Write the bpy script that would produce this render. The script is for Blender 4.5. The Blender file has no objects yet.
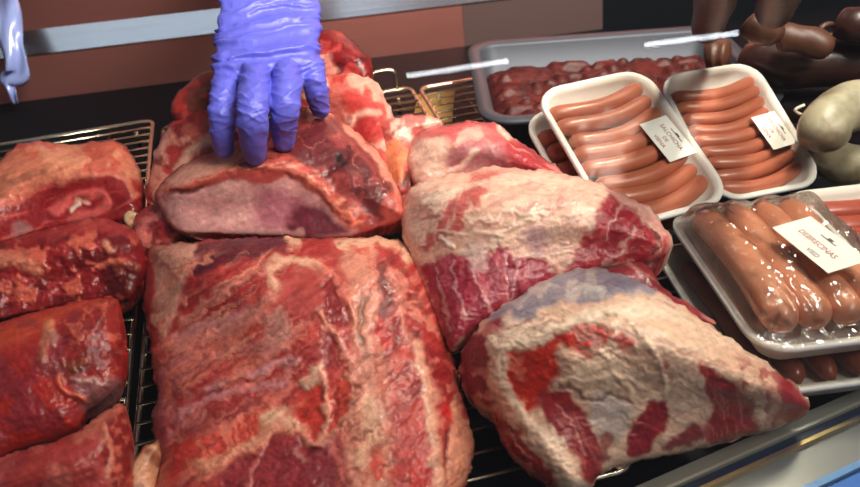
import bpy, bmesh, math, random
import numpy as np
from mathutils import Vector, Matrix

# ------------------------------------------------------------------ camera
F = 763.0
Yd = np.array([-249., -512., F]); Yd /= np.linalg.norm(Yd)
nd = np.array([.0766, 1., .696]); nd -= nd.dot(Yd) * Yd; nd /= np.linalg.norm(nd)
Up = -nd
Xd = np.cross(Yd, Up)
H = .38
SC = bpy.context.scene
COL = SC.collection
cam = bpy.data.cameras.new('camera')
cam.sensor_width = 36; cam.lens = 36 * F / 860
cam.dof.use_dof = True; cam.dof.focus_distance = .56; cam.dof.aperture_fstop = 9
cam.clip_start = .01
camo = bpy.data.objects.new('camera', cam); COL.objects.link(camo)
M = Matrix(((Xd[0], -Xd[1], -Xd[2], 0), (Yd[0], -Yd[1], -Yd[2], 0), (Up[0], -Up[1], -Up[2], H), (0, 0, 0, 1)))
camo.matrix_world = M
SC.camera = camo

# ------------------------------------------------------------------ world, lamps, exposure
W = bpy.data.worlds.new('shop_light'); SC.world = W; W.use_nodes = True
W.node_tree.nodes['Background'].inputs[0].default_value = (.62, .64, .72, 1)
W.node_tree.nodes['Background'].inputs[1].default_value = .13


def area(name, loc, target, sx, sy, power, col):
    l = bpy.data.lights.new(name, 'AREA'); l.shape = 'RECTANGLE'; l.size = sx; l.size_y = sy
    l.energy = power; l.color = col
    o = bpy.data.objects.new(name, l); COL.objects.link(o); o.location = loc
    o.rotation_euler = (Vector(target) - Vector(loc)).to_track_quat('-Z', 'Y').to_euler()
    return o


area('case_strip_lamp', (.34, .34, .68), (.22, .44, 0), .80, .045, 11.5, (1, .90, .76))
area('shop_ceiling_lamp', (.9, -.45, 1.6), (.2, .42, 0), 1.0, .4, 66.0, (1, .92, .84))
area('ledge_fill_light', (-.25, 1.13, 1.7), (-.25, 1.13, 0), 1.3, .3, 1.7, (.80, .90, 1))  # unseen light added so the ledge reflects a bluish white
SC.view_settings.view_transform = 'Standard'
SC.view_settings.look = 'None'
SC.view_settings.exposure = 0.12
SC.view_settings.gamma = 1.0
SC.view_settings.use_curve_mapping = False
SC.cycles.use_denoising = True
SC.cycles.max_bounces = 8
SC.cycles.transparent_max_bounces = 16
SC.cycles.caustics_reflective = False
SC.cycles.caustics_refractive = False
random.seed(4)
RNG = np.random.default_rng(7)


# ------------------------------------------------------------------ placing helpers
def ray(px, py):
    r = np.array([px - 430, py - 243.5, F]) / F
    return np.array([r @ Xd, r @ Yd, r @ Up])


def P(px, py, z):
    """point of height z on the line of sight through a place of the photograph"""
    d = ray(px, py); t = (z - H) / d[2]
    return np.array([0, 0, H]) + t * d


def proj(p):
    q = np.asarray(p, float) - np.array([0, 0, H])
    a = np.stack([Xd, Yd, Up])          # rows: world axes in camera axes
    v = q @ a
    return 430 + F * v[..., 0] / v[..., 2], 243.5 + F * v[..., 1] / v[..., 2]


def lin(c):
    c = np.asarray(c, float) / 255.
    return np.where(c <= .04045, c / 12.92, ((c + .055) / 1.055) ** 2.4)


def L4(c):
    return tuple(lin(c)) + (1,)


def hsh(ix, iy, s):
    h = (ix.astype(np.int64) * 374761393 + iy.astype(np.int64) * 668265263 + s * 974711) & 0xffffffff
    h = ((h ^ (h >> 13)) * 1274126177) & 0xffffffff
    h = (h ^ (h >> 16)) & 0xffff
    return h / 65535.


def vn(x, y, s=0):
    ix = np.floor(x); iy = np.floor(y); fx = x - ix; fy = y - iy
    fx = fx * fx * fx * (fx * (fx * 6 - 15) + 10); fy = fy * fy * fy * (fy * (fy * 6 - 15) + 10)
    a = hsh(ix, iy, s); b = hsh(ix + 1, iy, s); c = hsh(ix, iy + 1, s); d = hsh(ix + 1, iy + 1, s)
    return (a * (1 - fx) + b * fx) * (1 - fy) + (c * (1 - fx) + d * fx) * fy


def fbm(x, y, s=0, o=4):
    t = 0; a = .5; n = 0
    for k in range(o):
        t = t + a * vn(x * 2 ** k + 17.3 * k, y * 2 ** k + 9.1 * k, s + k); n += a; a *= .5
    return t / n


def sstep(a, b, x):
    t = np.clip((x - a) / (b - a), 0, 1); return t * t * (3 - 2 * t)


def spline(pts, n=8, closed=False):
    p = np.asarray(pts, float)
    if len(p) < 3:
        return np.stack([p[0] + (p[-1] - p[0]) * t for t in np.linspace(0, 1, n + 1)])
    if closed:
        q = np.vstack([p[-1:], p, p[:2]])
    else:
        q = np.vstack([2 * p[0] - p[1], p, 2 * p[-1] - p[-2]])
    out = []
    for i in range(1, len(q) - 2):
        for t in np.arange(n) / n:
            a, b, c, d = q[i - 1], q[i], q[i + 1], q[i + 2]
            out.append(.5 * (2 * b + (c - a) * t + (2 * a - 5 * b + 4 * c - d) * t * t + (3 * b - a - 3 * c + d) * t ** 3))
    if not closed:
        out.append(p[-1])
    return np.array(out)


def dpoly(u, v, pl):
    """distance of points to a polyline"""
    best = np.full(u.shape, 1e9)
    for a, b in zip(pl[:-1], pl[1:]):
        dx, dy = b[0] - a[0], b[1] - a[1]; l = dx * dx + dy * dy + 1e-9
        t = np.clip(((u - a[0]) * dx + (v - a[1]) * dy) / l, 0, 1)
        best = np.minimum(best, np.hypot(u - a[0] - t * dx, v - a[1] - t * dy))
    return best


def inside(u, v, pl):
    r = np.zeros(u.shape, bool); n = len(pl)
    for i in range(n):
        x1, y1 = pl[i][:2]; x2, y2 = pl[(i + 1) % n][:2]
        if y1 == y2:
            continue
        c = ((y1 > v) != (y2 > v)) & (u < (x2 - x1) * (v - y1) / (y2 - y1) + x1)
        r ^= c
    return r


# ------------------------------------------------------------------ object helpers
def mesh_obj(name, verts, faces, mat=None, parent=None, smooth=True, mw=None):
    me = bpy.data.meshes.new(name)
    me.from_pydata([tuple(map(float, v)) for v in verts], [], [tuple(map(int, f)) for f in faces])
    me.update()
    if smooth:
        me.shade_smooth()
    if mat:
        me.materials.append(mat)
    o = bpy.data.objects.new(name, me); COL.objects.link(o)
    if parent:
        o.parent = parent
    if mw is not None:
        o.matrix_world = mw
    return o


def fix_normals(o):
    bm = bmesh.new(); bm.from_mesh(o.data)
    bmesh.ops.recalc_face_normals(bm, faces=bm.faces[:]); bm.to_mesh(o.data); bm.free()


def empty(name, mw):
    o = bpy.data.objects.new(name, None); COL.objects.link(o); o.empty_display_size = .02
    o.matrix_world = mw
    return o


def tag(o, label, cat, group=None):
    o['label'] = label; o['category'] = cat
    if group:
        o['group'] = group
    return o


class MB:
    """collects shapes into one mesh"""
    def __init__(s):
        s.v = []; s.f = []

    def add(s, v, f):
        n = len(s.v); s.v += [tuple(x) for x in v]; s.f += [tuple(i + n for i in q) for q in f]

    def tube(s, pts, r, n=8, cap=True):
        pts = [Vector(p) for p in pts]
        rs = r if hasattr(r, '__len__') else [r] * len(pts)
        v = []; f = []; up = None
        for i, p in enumerate(pts):
            t = (pts[min(i + 1, len(pts) - 1)] - pts[max(i - 1, 0)]).normalized()
            if up is None:
                up = Vector((0, 0, 1)) if abs(t.z) < .9 else Vector((1, 0, 0))
            sd = t.cross(up).normalized(); up = sd.cross(t).normalized()
            for k in range(n):
                a = 2 * math.pi * k / n
                v.append(p + (sd * math.cos(a) + up * math.sin(a)) * rs[i])
        for i in range(len(pts) - 1):
            for k in range(n):
                f.append((i * n + k, i * n + (k + 1) % n, (i + 1) * n + (k + 1) % n, (i + 1) * n + k))
        if cap:
            f.append(tuple(range(n))[::-1]); f.append(tuple((len(pts) - 1) * n + k for k in range(n)))
        s.add(v, f)

    def box(s, a, b):
        x0, y0, z0 = a; x1, y1, z1 = b
        v = [(x0, y0, z0), (x1, y0, z0), (x1, y1, z0), (x0, y1, z0), (x0, y0, z1), (x1, y0, z1), (x1, y1, z1), (x0, y1, z1)]
        s.add(v, [(3, 2, 1, 0), (4, 5, 6, 7), (0, 1, 5, 4), (1, 2, 6, 5), (2, 3, 7, 6), (3, 0, 4, 7)])

    def prism(s, prof, ax0, ax1):
        """extrude points prof (list of 3d points at start) by vector ax1-ax0"""
        d = Vector(ax1) - Vector(ax0); n = len(prof)
        v = [Vector(p) for p in prof] + [Vector(p) + d for p in prof]
        f = [(i, (i + 1) % n, n + (i + 1) % n, n + i) for i in range(n)] + [tuple(range(n))[::-1], tuple(range(n, 2 * n))]
        s.add(v, f)

    def rings(s, rings, close_first=True, close_last=True):
        n = len(rings[0]); v = [p for r in rings for p in r]; f = []
        for i in range(len(rings) - 1):
            for k in range(n):
                f.append((i * n + k, i * n + (k + 1) % n, (i + 1) * n + (k + 1) % n, (i + 1) * n + k))
        if close_first:
            f.append(tuple(range(n))[::-1])
        if close_last:
            f.append(tuple((len(rings) - 1) * n + k for k in range(n)))
        s.add(v, f)

    def build(s, name, mat, parent=None, smooth=True, mw=None):
        o = mesh_obj(name, s.v, s.f, mat, parent, smooth, mw)
        fix_normals(o)
        return o


# ------------------------------------------------------------------ materials
def mat(name):
    m = bpy.data.materials.new(name); m.use_nodes = True
    nt = m.node_tree
    return m, nt, nt.nodes, nt.links, nt.nodes['Principled BSDF']


def simple(name, col, rough=.5, metal=0., spec=.5, noise=None, bump=None, coat=0., sub=0., aniso=None, trans=0.):
    m, nt, N, K, B = mat(name)
    B.inputs['Base Color'].default_value = L4(col)
    B.inputs['Roughness'].default_value = rough; B.inputs['Metallic'].default_value = metal
    B.inputs['Specular IOR Level'].default_value = spec
    B.inputs['Coat Weight'].default_value = coat; B.inputs['Coat Roughness'].default_value = .12
    if sub:
        B.inputs['Subsurface Weight'].default_value = sub; B.inputs['Subsurface Scale'].default_value = .004
        B.inputs['Subsurface Radius'].default_value = (1, .4, .25)
    tc = N.new('ShaderNodeTexCoord')
    if noise:
        sc, amt, col2 = noise
        nz = N.new('ShaderNodeTexNoise'); nz.inputs['Scale'].default_value = sc; nz.inputs['Detail'].default_value = 5
        K.new(tc.outputs['Object'], nz.inputs['Vector'])
        rp = N.new('ShaderNodeMapRange'); rp.inputs[1].default_value = .35; rp.inputs[2].default_value = .65
        rp.inputs[3].default_value = 0; rp.inputs[4].default_value = amt
        K.new(nz.outputs['Fac'], rp.inputs[0])
        mx = N.new('ShaderNodeMix'); mx.data_type = 'RGBA'
        mx.inputs['A'].default_value = L4(col); mx.inputs['B'].default_value = L4(col2)
        K.new(rp.outputs[0], mx.inputs['Factor']); K.new(mx.outputs['Result'], B.inputs['Base Color'])
    if bump:
        sc, st, vec = bump
        mp = N.new('ShaderNodeMapping'); mp.inputs['Scale'].default_value = vec
        nz = N.new('ShaderNodeTexNoise'); nz.inputs['Scale'].default_value = sc; nz.inputs['Detail'].default_value = 4
        K.new(tc.outputs['Object'], mp.inputs['Vector']); K.new(mp.outputs[0], nz.inputs['Vector'])
        b = N.new('ShaderNodeBump'); b.inputs['Strength'].default_value = st; b.inputs['Distance'].default_value = .002
        K.new(nz.outputs['Fac'], b.inputs['Height']); K.new(b.outputs[0], B.inputs['Normal'])
    return m


def film_mat(name, base=.06, top=.6, rough=.06, tint=(255, 250, 245), bump=(120, .5), dist=.003):
    m, nt, N, K, B = mat(name)
    N.remove(B)
    out = N['Material Output']
    tr = N.new('ShaderNodeBsdfTransparent'); gl = N.new('ShaderNodeBsdfGlossy'); gl.inputs['Roughness'].default_value = rough
    tr.inputs[0].default_value = L4(tint)
    mx = N.new('ShaderNodeMixShader'); fr = N.new('ShaderNodeFresnel'); fr.inputs['IOR'].default_value = 1.5
    mr = N.new('ShaderNodeMapRange'); mr.inputs[1].default_value = .04; mr.inputs[2].default_value = 1
    mr.inputs[3].default_value = base; mr.inputs[4].default_value = top
    K.new(fr.outputs[0], mr.inputs[0]); K.new(mr.outputs[0], mx.inputs[0])
    K.new(tr.outputs[0], mx.inputs[1]); K.new(gl.outputs[0], mx.inputs[2]); K.new(mx.outputs[0], out.inputs['Surface'])
    if bump:
        tc = N.new('ShaderNodeTexCoord'); nz = N.new('ShaderNodeTexNoise'); nz.inputs['Scale'].default_value = bump[0]
        nz.inputs['Detail'].default_value = 3
        b = N.new('ShaderNodeBump'); b.inputs['Strength'].default_value = bump[1]; b.inputs['Distance'].default_value = dist
        K.new(tc.outputs['Object'], nz.inputs['Vector']); K.new(nz.outputs['Fac'], b.inputs['Height'])
        K.new(b.outputs[0], gl.inputs['Normal']); K.new(b.outputs[0], fr.inputs['Normal'])
    return m


def meat_mat():
    m, nt, N, K, B = mat('raw_meat')
    at = N.new('ShaderNodeAttribute'); at.attribute_name = 'tone'
    tc = N.new('ShaderNodeTexCoord')
    nz = N.new('ShaderNodeTexNoise'); nz.inputs['Scale'].default_value = 150; nz.inputs['Detail'].default_value = 6; nz.inputs['Roughness'].default_value = .65
    K.new(tc.outputs['Object'], nz.inputs['Vector'])
    mr = N.new('ShaderNodeMapRange'); mr.inputs[1].default_value = .3; mr.inputs[2].default_value = .7
    mr.inputs[3].default_value = .72; mr.inputs[4].default_value = 1.25
    K.new(nz.outputs['Fac'], mr.inputs[0])
    ml = N.new('ShaderNodeMix'); ml.data_type = 'RGBA'; ml.blend_type = 'MULTIPLY'; ml.inputs['Factor'].default_value = 1
    K.new(at.outputs['Color'], ml.inputs['A']); K.new(mr.outputs[0], ml.inputs['B'])
    K.new(ml.outputs['Result'], B.inputs['Base Color'])
    r2 = N.new('ShaderNodeMapRange'); r2.inputs[1].default_value = .3; r2.inputs[2].default_value = .7
    r2.inputs[3].default_value = .24; r2.inputs[4].default_value = .46
    n2 = N.new('ShaderNodeTexNoise'); n2.inputs['Scale'].default_value = 60; n2.inputs['Detail'].default_value = 3
    K.new(tc.outputs['Object'], n2.inputs['Vector']); K.new(n2.outputs['Fac'], r2.inputs[0]); K.new(r2.outputs[0], B.inputs['Roughness'])
    b = N.new('ShaderNodeBump'); b.inputs['Strength'].default_value = .35; b.inputs['Distance'].default_value = .0015
    n3 = N.new('ShaderNodeTexNoise'); n3.inputs['Scale'].default_value = 320; n3.inputs['Detail'].default_value = 4
    K.new(tc.outputs['Object'], n3.inputs['Vector']); K.new(n3.outputs['Fac'], b.inputs['Height']); K.new(b.outputs[0], B.inputs['Normal'])
    B.inputs['Specular IOR Level'].default_value = .45
    B.inputs['Subsurface Weight'].default_value = .12; B.inputs['Subsurface Scale'].default_value = .003
    B.inputs['Subsurface Radius'].default_value = (1, .35, .25)
    return m


MEAT = meat_mat()
STEELD = simple('reflection_grey_sheet', (92, 70, 68), .5, .5)  # grey-brown tint paints in the meat reflection fading to the right
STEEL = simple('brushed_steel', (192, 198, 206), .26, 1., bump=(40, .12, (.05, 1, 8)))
STEELB = simple('reflection_brown_sheet', (172, 108, 100), .42, .85, bump=(30, .06, (.05, 1, 6)))  # brown-red tint paints the meat's reflection into the metal
CHROME = simple('chrome_wire', (208, 200, 178), .22, 1.)
DECK = simple('dark_deck', (13, 15, 19), .5, 0, spec=.06, bump=(8, .08, (1, 1, 1)))
BLACK = simple('black_rubber', (14, 14, 15), .45)
FOAM = simple('white_foam', (238, 236, 232), .55, bump=(900, .15, (1, 1, 1)), sub=.1)
FILM = film_mat('cling_film', .010, .4, .26, bump=(60, .25))
FILMW = film_mat('wrinkled_cling_film', .12, .85, .08, bump=(75, .9))
PAPER = simple('label_paper', (240, 236, 222), .5)
INK = simple('red_print', (150, 60, 62), .6)
INKD = simple('dark_print', (90, 74, 70), .6)

# ------------------------------------------------------------------ the case
# deck
mb = MB(); mb.box((-1.1, .20, -.045), (1.6, 1.30, -.025)); fl = mb.build('floor', DECK, smooth=False); fl['kind'] = 'structure'
# back wall: lower sheet, sloping ledge, upper sheet
C0, CS = 1.073, -.091


def yb(x, off=0): return C0 + CS * x + off


def backstrip(name, prof, m, x0=-1.1, x1=1.7):
    """prof: list of (offset in y, z), closed; runs along the back of the case"""
    mb = MB(); n = len(prof)
    v = [(x0, yb(x0, o), z) for o, z in prof] + [(x1, yb(x1, o), z) for o, z in prof]
    f = [(i, (i + 1) % n, n + (i + 1) % n, n + i) for i in range(n)] + [tuple(range(n))[::-1], tuple(range(n, 2 * n))]
    mb.add(v, f); o = mb.build(name, m, smooth=False); o['kind'] = 'structure'
    return o


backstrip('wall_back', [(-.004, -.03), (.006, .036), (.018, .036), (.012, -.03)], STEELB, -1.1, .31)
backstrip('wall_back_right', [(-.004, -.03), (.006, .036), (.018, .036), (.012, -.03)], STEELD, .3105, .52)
backstrip('wall_back_corner', [(-.004, -.03), (.006, .036), (.018, .036), (.012, -.03)], DECK, .5205, 1.7)  # near-black material stands in for the end of the reflection
backstrip('trim_1', [(.002, .036), (.034, .0595), (.039, .058), (.007, .034)], STEEL)
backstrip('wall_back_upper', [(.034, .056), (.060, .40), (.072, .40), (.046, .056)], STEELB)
# bolt hole in the upper sheet, its dark inside imitated by a black disc
q = ray(88, 20); t = (C0 + .036) / (q[1] - CS * q[0]); hp = np.array([0, 0, H]) + t * q
mb = MB(); mb.tube([(hp[0], hp[1] - .0005, hp[2]), (hp[0], hp[1] + .006, hp[2])], .0042, 14)
o = mb.build('bolt_hole_disc', BLACK); tag(o, 'small round black disc imitating a bolt hole in the upper steel sheet behind the case', 'disc')

# front rail: stepped strips running in front of the deck (a little askew to the racks)
A0, AS = .222, .142


def frontstrip(name, prof, m):
    x0, x1 = -1.0, 1.4; mb = MB(); n = len(prof)
    v = [(x0, A0 + AS * x0 + o, z) for o, z in prof] + [(x1, A0 + AS * x1 + o, z) for o, z in prof]
    f = [(i, (i + 1) % n, n + (i + 1) % n, n + i) for i in range(n)] + [tuple(range(n))[::-1], tuple(range(n, 2 * n))]
    mb.add(v, f); o = mb.build(name, m, smooth=False); o['kind'] = 'structure'
    return o


RAILM = simple('pale_metal_rail', (186, 184, 174), .42, .5)
GOLD = simple('brass_tinted_strip', (200, 176, 110), .3, 1.)
GREY = simple('grey_channel', (120, 120, 112), .4, .7)
BLUE = simple('blue_panel', (28, 62, 110), .3)
PBLUE = simple('pale_blue_edge', (120, 165, 215), .25)

# glass pane leaning over the goods
GT = .30
GLASS = film_mat('glass', .045, .9, .0, tint=(252, 255, 254), bump=None)
GB0 = A0 - .046


def glass_pt(x, z): return (x, GB0 + AS * x + GT * (z + .02), z)


mb = MB()
g = [glass_pt(-.9, -.02), glass_pt(1.2, -.02), glass_pt(1.2, .62), glass_pt(-.9, .62)]
mb.add(g, [(0, 1, 2, 3)])
go = mesh_obj('window_1', mb.v, [(0, 1, 2, 3)], GLASS, smooth=False); go['kind'] = 'structure'
frontstrip('trim_2', [(.006, -.03), (.006, -.002), (-.004, .002), (-.006, .002), (-.006, -.03)], RAILM)
frontstrip('trim_3', [(-.006, -.03), (-.006, -.001), (-.012, -.001), (-.012, -.03)], BLACK)
frontstrip('trim_4', [(-.012, -.03), (-.012, .001), (-.0145, .001), (-.0145, -.03)], GOLD)
frontstrip('trim_5', [(-.0145, -.03), (-.0145, -.003), (-.036, -.004), (-.036, -.03)], GREY)
frontstrip('trim_6', [(-.036, -.03), (-.036, -.0025), (-.040, -.0025), (-.040, -.03)], PBLUE)
frontstrip('trim_7', [(-.040, -.03), (-.040, -.005), (-.14, -.02), (-.14, -.045)], BLUE)

# two tube lamps of the shop, mirrored in the pane
gn = np.cross(np.array(g[1]) - np.array(g[0]), np.array(g[3]) - np.array(g[0])); gn /= np.linalg.norm(gn)


def mirrored(px, py, dist):
    d = ray(px, py); d = d / np.linalg.norm(d); o0 = np.array([0, 0, H])
    t = ((np.array(g[0]) - o0) @ gn) / (d @ gn); hit = o0 + t * d
    r = d - 2 * (d @ gn) * gn
    return hit + r * dist


TUBE = bpy.data.materials.new('lit_tube'); TUBE.use_nodes = True
B = TUBE.node_tree.nodes['Principled BSDF']
B.inputs['Emission Color'].default_value = (.86, .94, 1, 1); B.inputs['Emission Strength'].default_value = 26
for k, (a, b) in enumerate((((407, 76), (508, 61)), ((645, 45), (738, 33)))):
    p0 = mirrored(*a, 3.0); p1 = mirrored(*b, 3.0)
    mb = MB(); mb.tube([p0, p1], .0085, 10)
    o = mb.build('tube_lamp', TUBE)
    tag(o, ('lit tube lamp mirrored in the glass above the empty rack', 'lit tube lamp mirrored in the glass above the sausage packs')[k], 'lamp')


# ------------------------------------------------------------------ wire racks
def wire_rack(label, x0, x1, y0, y1, yaw, org, pitch=.0182, handle=None):
    mw = Matrix.Translation(org) @ Matrix.Rotation(yaw, 4, 'Z')
    r = empty('wire_rack', mw); tag(r, label, 'rack')
    zz = -.0025
    mb = MB(); c = .012
    loop = []
    for (cx, cy, a0) in ((x1 - c, y1 - c, 0), (x0 + c, y1 - c, 90), (x0 + c, y0 + c, 180), (x1 - c, y0 + c, 270)):
        for k in range(5):
            a = math.radians(a0 + k * 22.5); loop.append((cx + c * math.cos(a), cy + c * math.sin(a), zz))
    loop.append(loop[0]); mb.tube(loop, .0026, 8, cap=False)
    mb.build('frame', CHROME, r)
    mb = MB(); y = y0 + pitch
    while y < y1 - .004:
        mb.tube([(x0, y, 0), (x1, y, 0)], .0014, 6); y += pitch
    mb.build('wires', CHROME, r)
    mb = MB()
    for xx in (x0 + .05, (x0 + x1) / 2, x1 - .05):
        mb.tube([(xx, y0, zz - .003), (xx, y1, zz - .003)], .0018, 6)
    mb.build('cross_bars', CHROME, r)
    for xx in (x0 + .02, x1 - .02):
        for yy in (y0 + .02, y1 - .02):
            mb = MB(); mb.tube([(xx, yy, zz), (xx, yy, -.025)], .0025, 8); mb.build('foot', CHROME, r)
    if handle:
        mb = MB(); hx = handle
        mb.tube(spline([(hx - .030, y1, zz), (hx - .030, y1 + .004, .016), (hx - .024, y1 + .006, .022), (hx - .006, y1 + .006, .022), (hx, y1 + .004, .016), (hx, y1, zz)], 5), .0024, 8)
        mb.build('handle', CHROME, r)
    return r


wire_rack('chrome wire rack under the red meat cuts by the left edge', -.42, -.134, .26, .905, math.radians(-.5), (0, 0, 0))
wire_rack('chrome wire rack under the big slab and the pile the gloved hand presses', -.1285, .172, .268, .878, math.radians(-1.0), (0, 0, 0), handle=.155)
wire_rack('chrome wire rack with a tan rectangle beneath, between the meat and the steel pan', .182, .50, .30, .872, math.radians(-1.0), (0, 0, 0))
a = P(418, 96, -.022); b = P(455, 90, -.022); c_ = P(452, 122, -.022)
TAN = simple('tan_surface', (186, 138, 74), .6)  # plain tan for the flat rectangle on the deck
mb = MB(); n0 = (c_ - b)
mb.prism([a, b, b + n0, a + n0], (0, 0, 0), (0, 0, .002)); o = mb.build('oblong', TAN, smooth=False)
tag(o, 'flat tan rectangle lying on the deck under the wire rack', 'oblong')


# ------------------------------------------------------------------ meat cuts
class Paint:
    def __init__(s, u, v, base, warp=3., ws=16.):
        s.u0 = u; s.v0 = v
        s.u = u + warp * (2 * fbm(u / ws, v / ws, 11, 4) - 1) * 1.6
        s.v = v + warp * (2 * fbm(u / ws, v / ws, 23, 4) - 1) * 1.6
        s.col = np.tile(lin(base), (len(u), 1)); s.h = np.zeros(len(u))

    def mix(s, m, c, op=1.):
        m = (m * op)[:, None]; s.col = s.col * (1 - m) + lin(c) * m

    def line(s, c, pts, w, op=1., soft=.55, h=0., taper=True):
        pl = spline(pts, 5); d = dpoly(s.u, s.v, pl)
        m = 1 - sstep(w * (1 - soft), w * (1 + soft), d)
        if c is not None:
            s.mix(m, c, op)
        if h:
            s.h += h * np.exp(-(d / w) ** 2)
        return s

    def poly(s, c, pts, op=1., soft=4., h=0., sm=True):
        pl = spline(pts, 5, True) if sm else np.array(pts, float)
        d = dpoly(s.u, s.v, np.vstack([pl, pl[:1]])); i = inside(s.u, s.v, pl)
        sd = np.where(i, d, -d); m = sstep(-soft, soft, sd)
        s.mix(m, c, op)
        if h:
            s.h += h * sstep(-soft, soft * 2, sd)
        return s

    def streak(s, c, ang, l, w, th=.6, op=.6, seed=3, mask=None, h=0., warp=3.):
        """fibres: noise drawn out along a direction in the cut"""
        a = math.radians(ang); x = s.u * math.cos(a) + s.v * math.sin(a); y = -s.u * math.sin(a) + s.v * math.cos(a)
        y = y + warp * (2 * fbm(x / 40, y / 40, seed + 5, 3) - 1)
        n = fbm(x / l, y / w, seed, 3); m = sstep(th - .07, th + .10, n)
        if mask is not None:
            m = m * mask
        s.mix(m, c, op)
        if h:
            s.h += h * m
        return s

    def blotch(s, c, size, th=.58, op=.8, seed=5, mask=None, h=0., soft=.05):
        n = fbm(s.u / size, s.v / size, seed, 4); m = sstep(th - soft, th + soft, n)
        if mask is not None:
            m = m * mask
        s.mix(m, c, op)
        if h:
            s.h += h * m
        return s

    def web(s, c, size, w=.06, op=.7, seed=9, mask=None, h=0.):
        n = fbm(s.u / size, s.v / size, seed, 3); m = 1 - sstep(0, w, np.abs(n - .5))
        if mask is not None:
            m = m * mask
        s.mix(m, c, op)
        if h:
            s.h += h * m
        return s

    def area(s, pts, soft=6.):
        pl = spline(pts, 5, True)
        d = dpoly(s.u, s.v, np.vstack([pl, pl[:1]])); i = inside(s.u, s.v, pl)
        return sstep(-soft, soft, np.where(i, d, -d))


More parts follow.
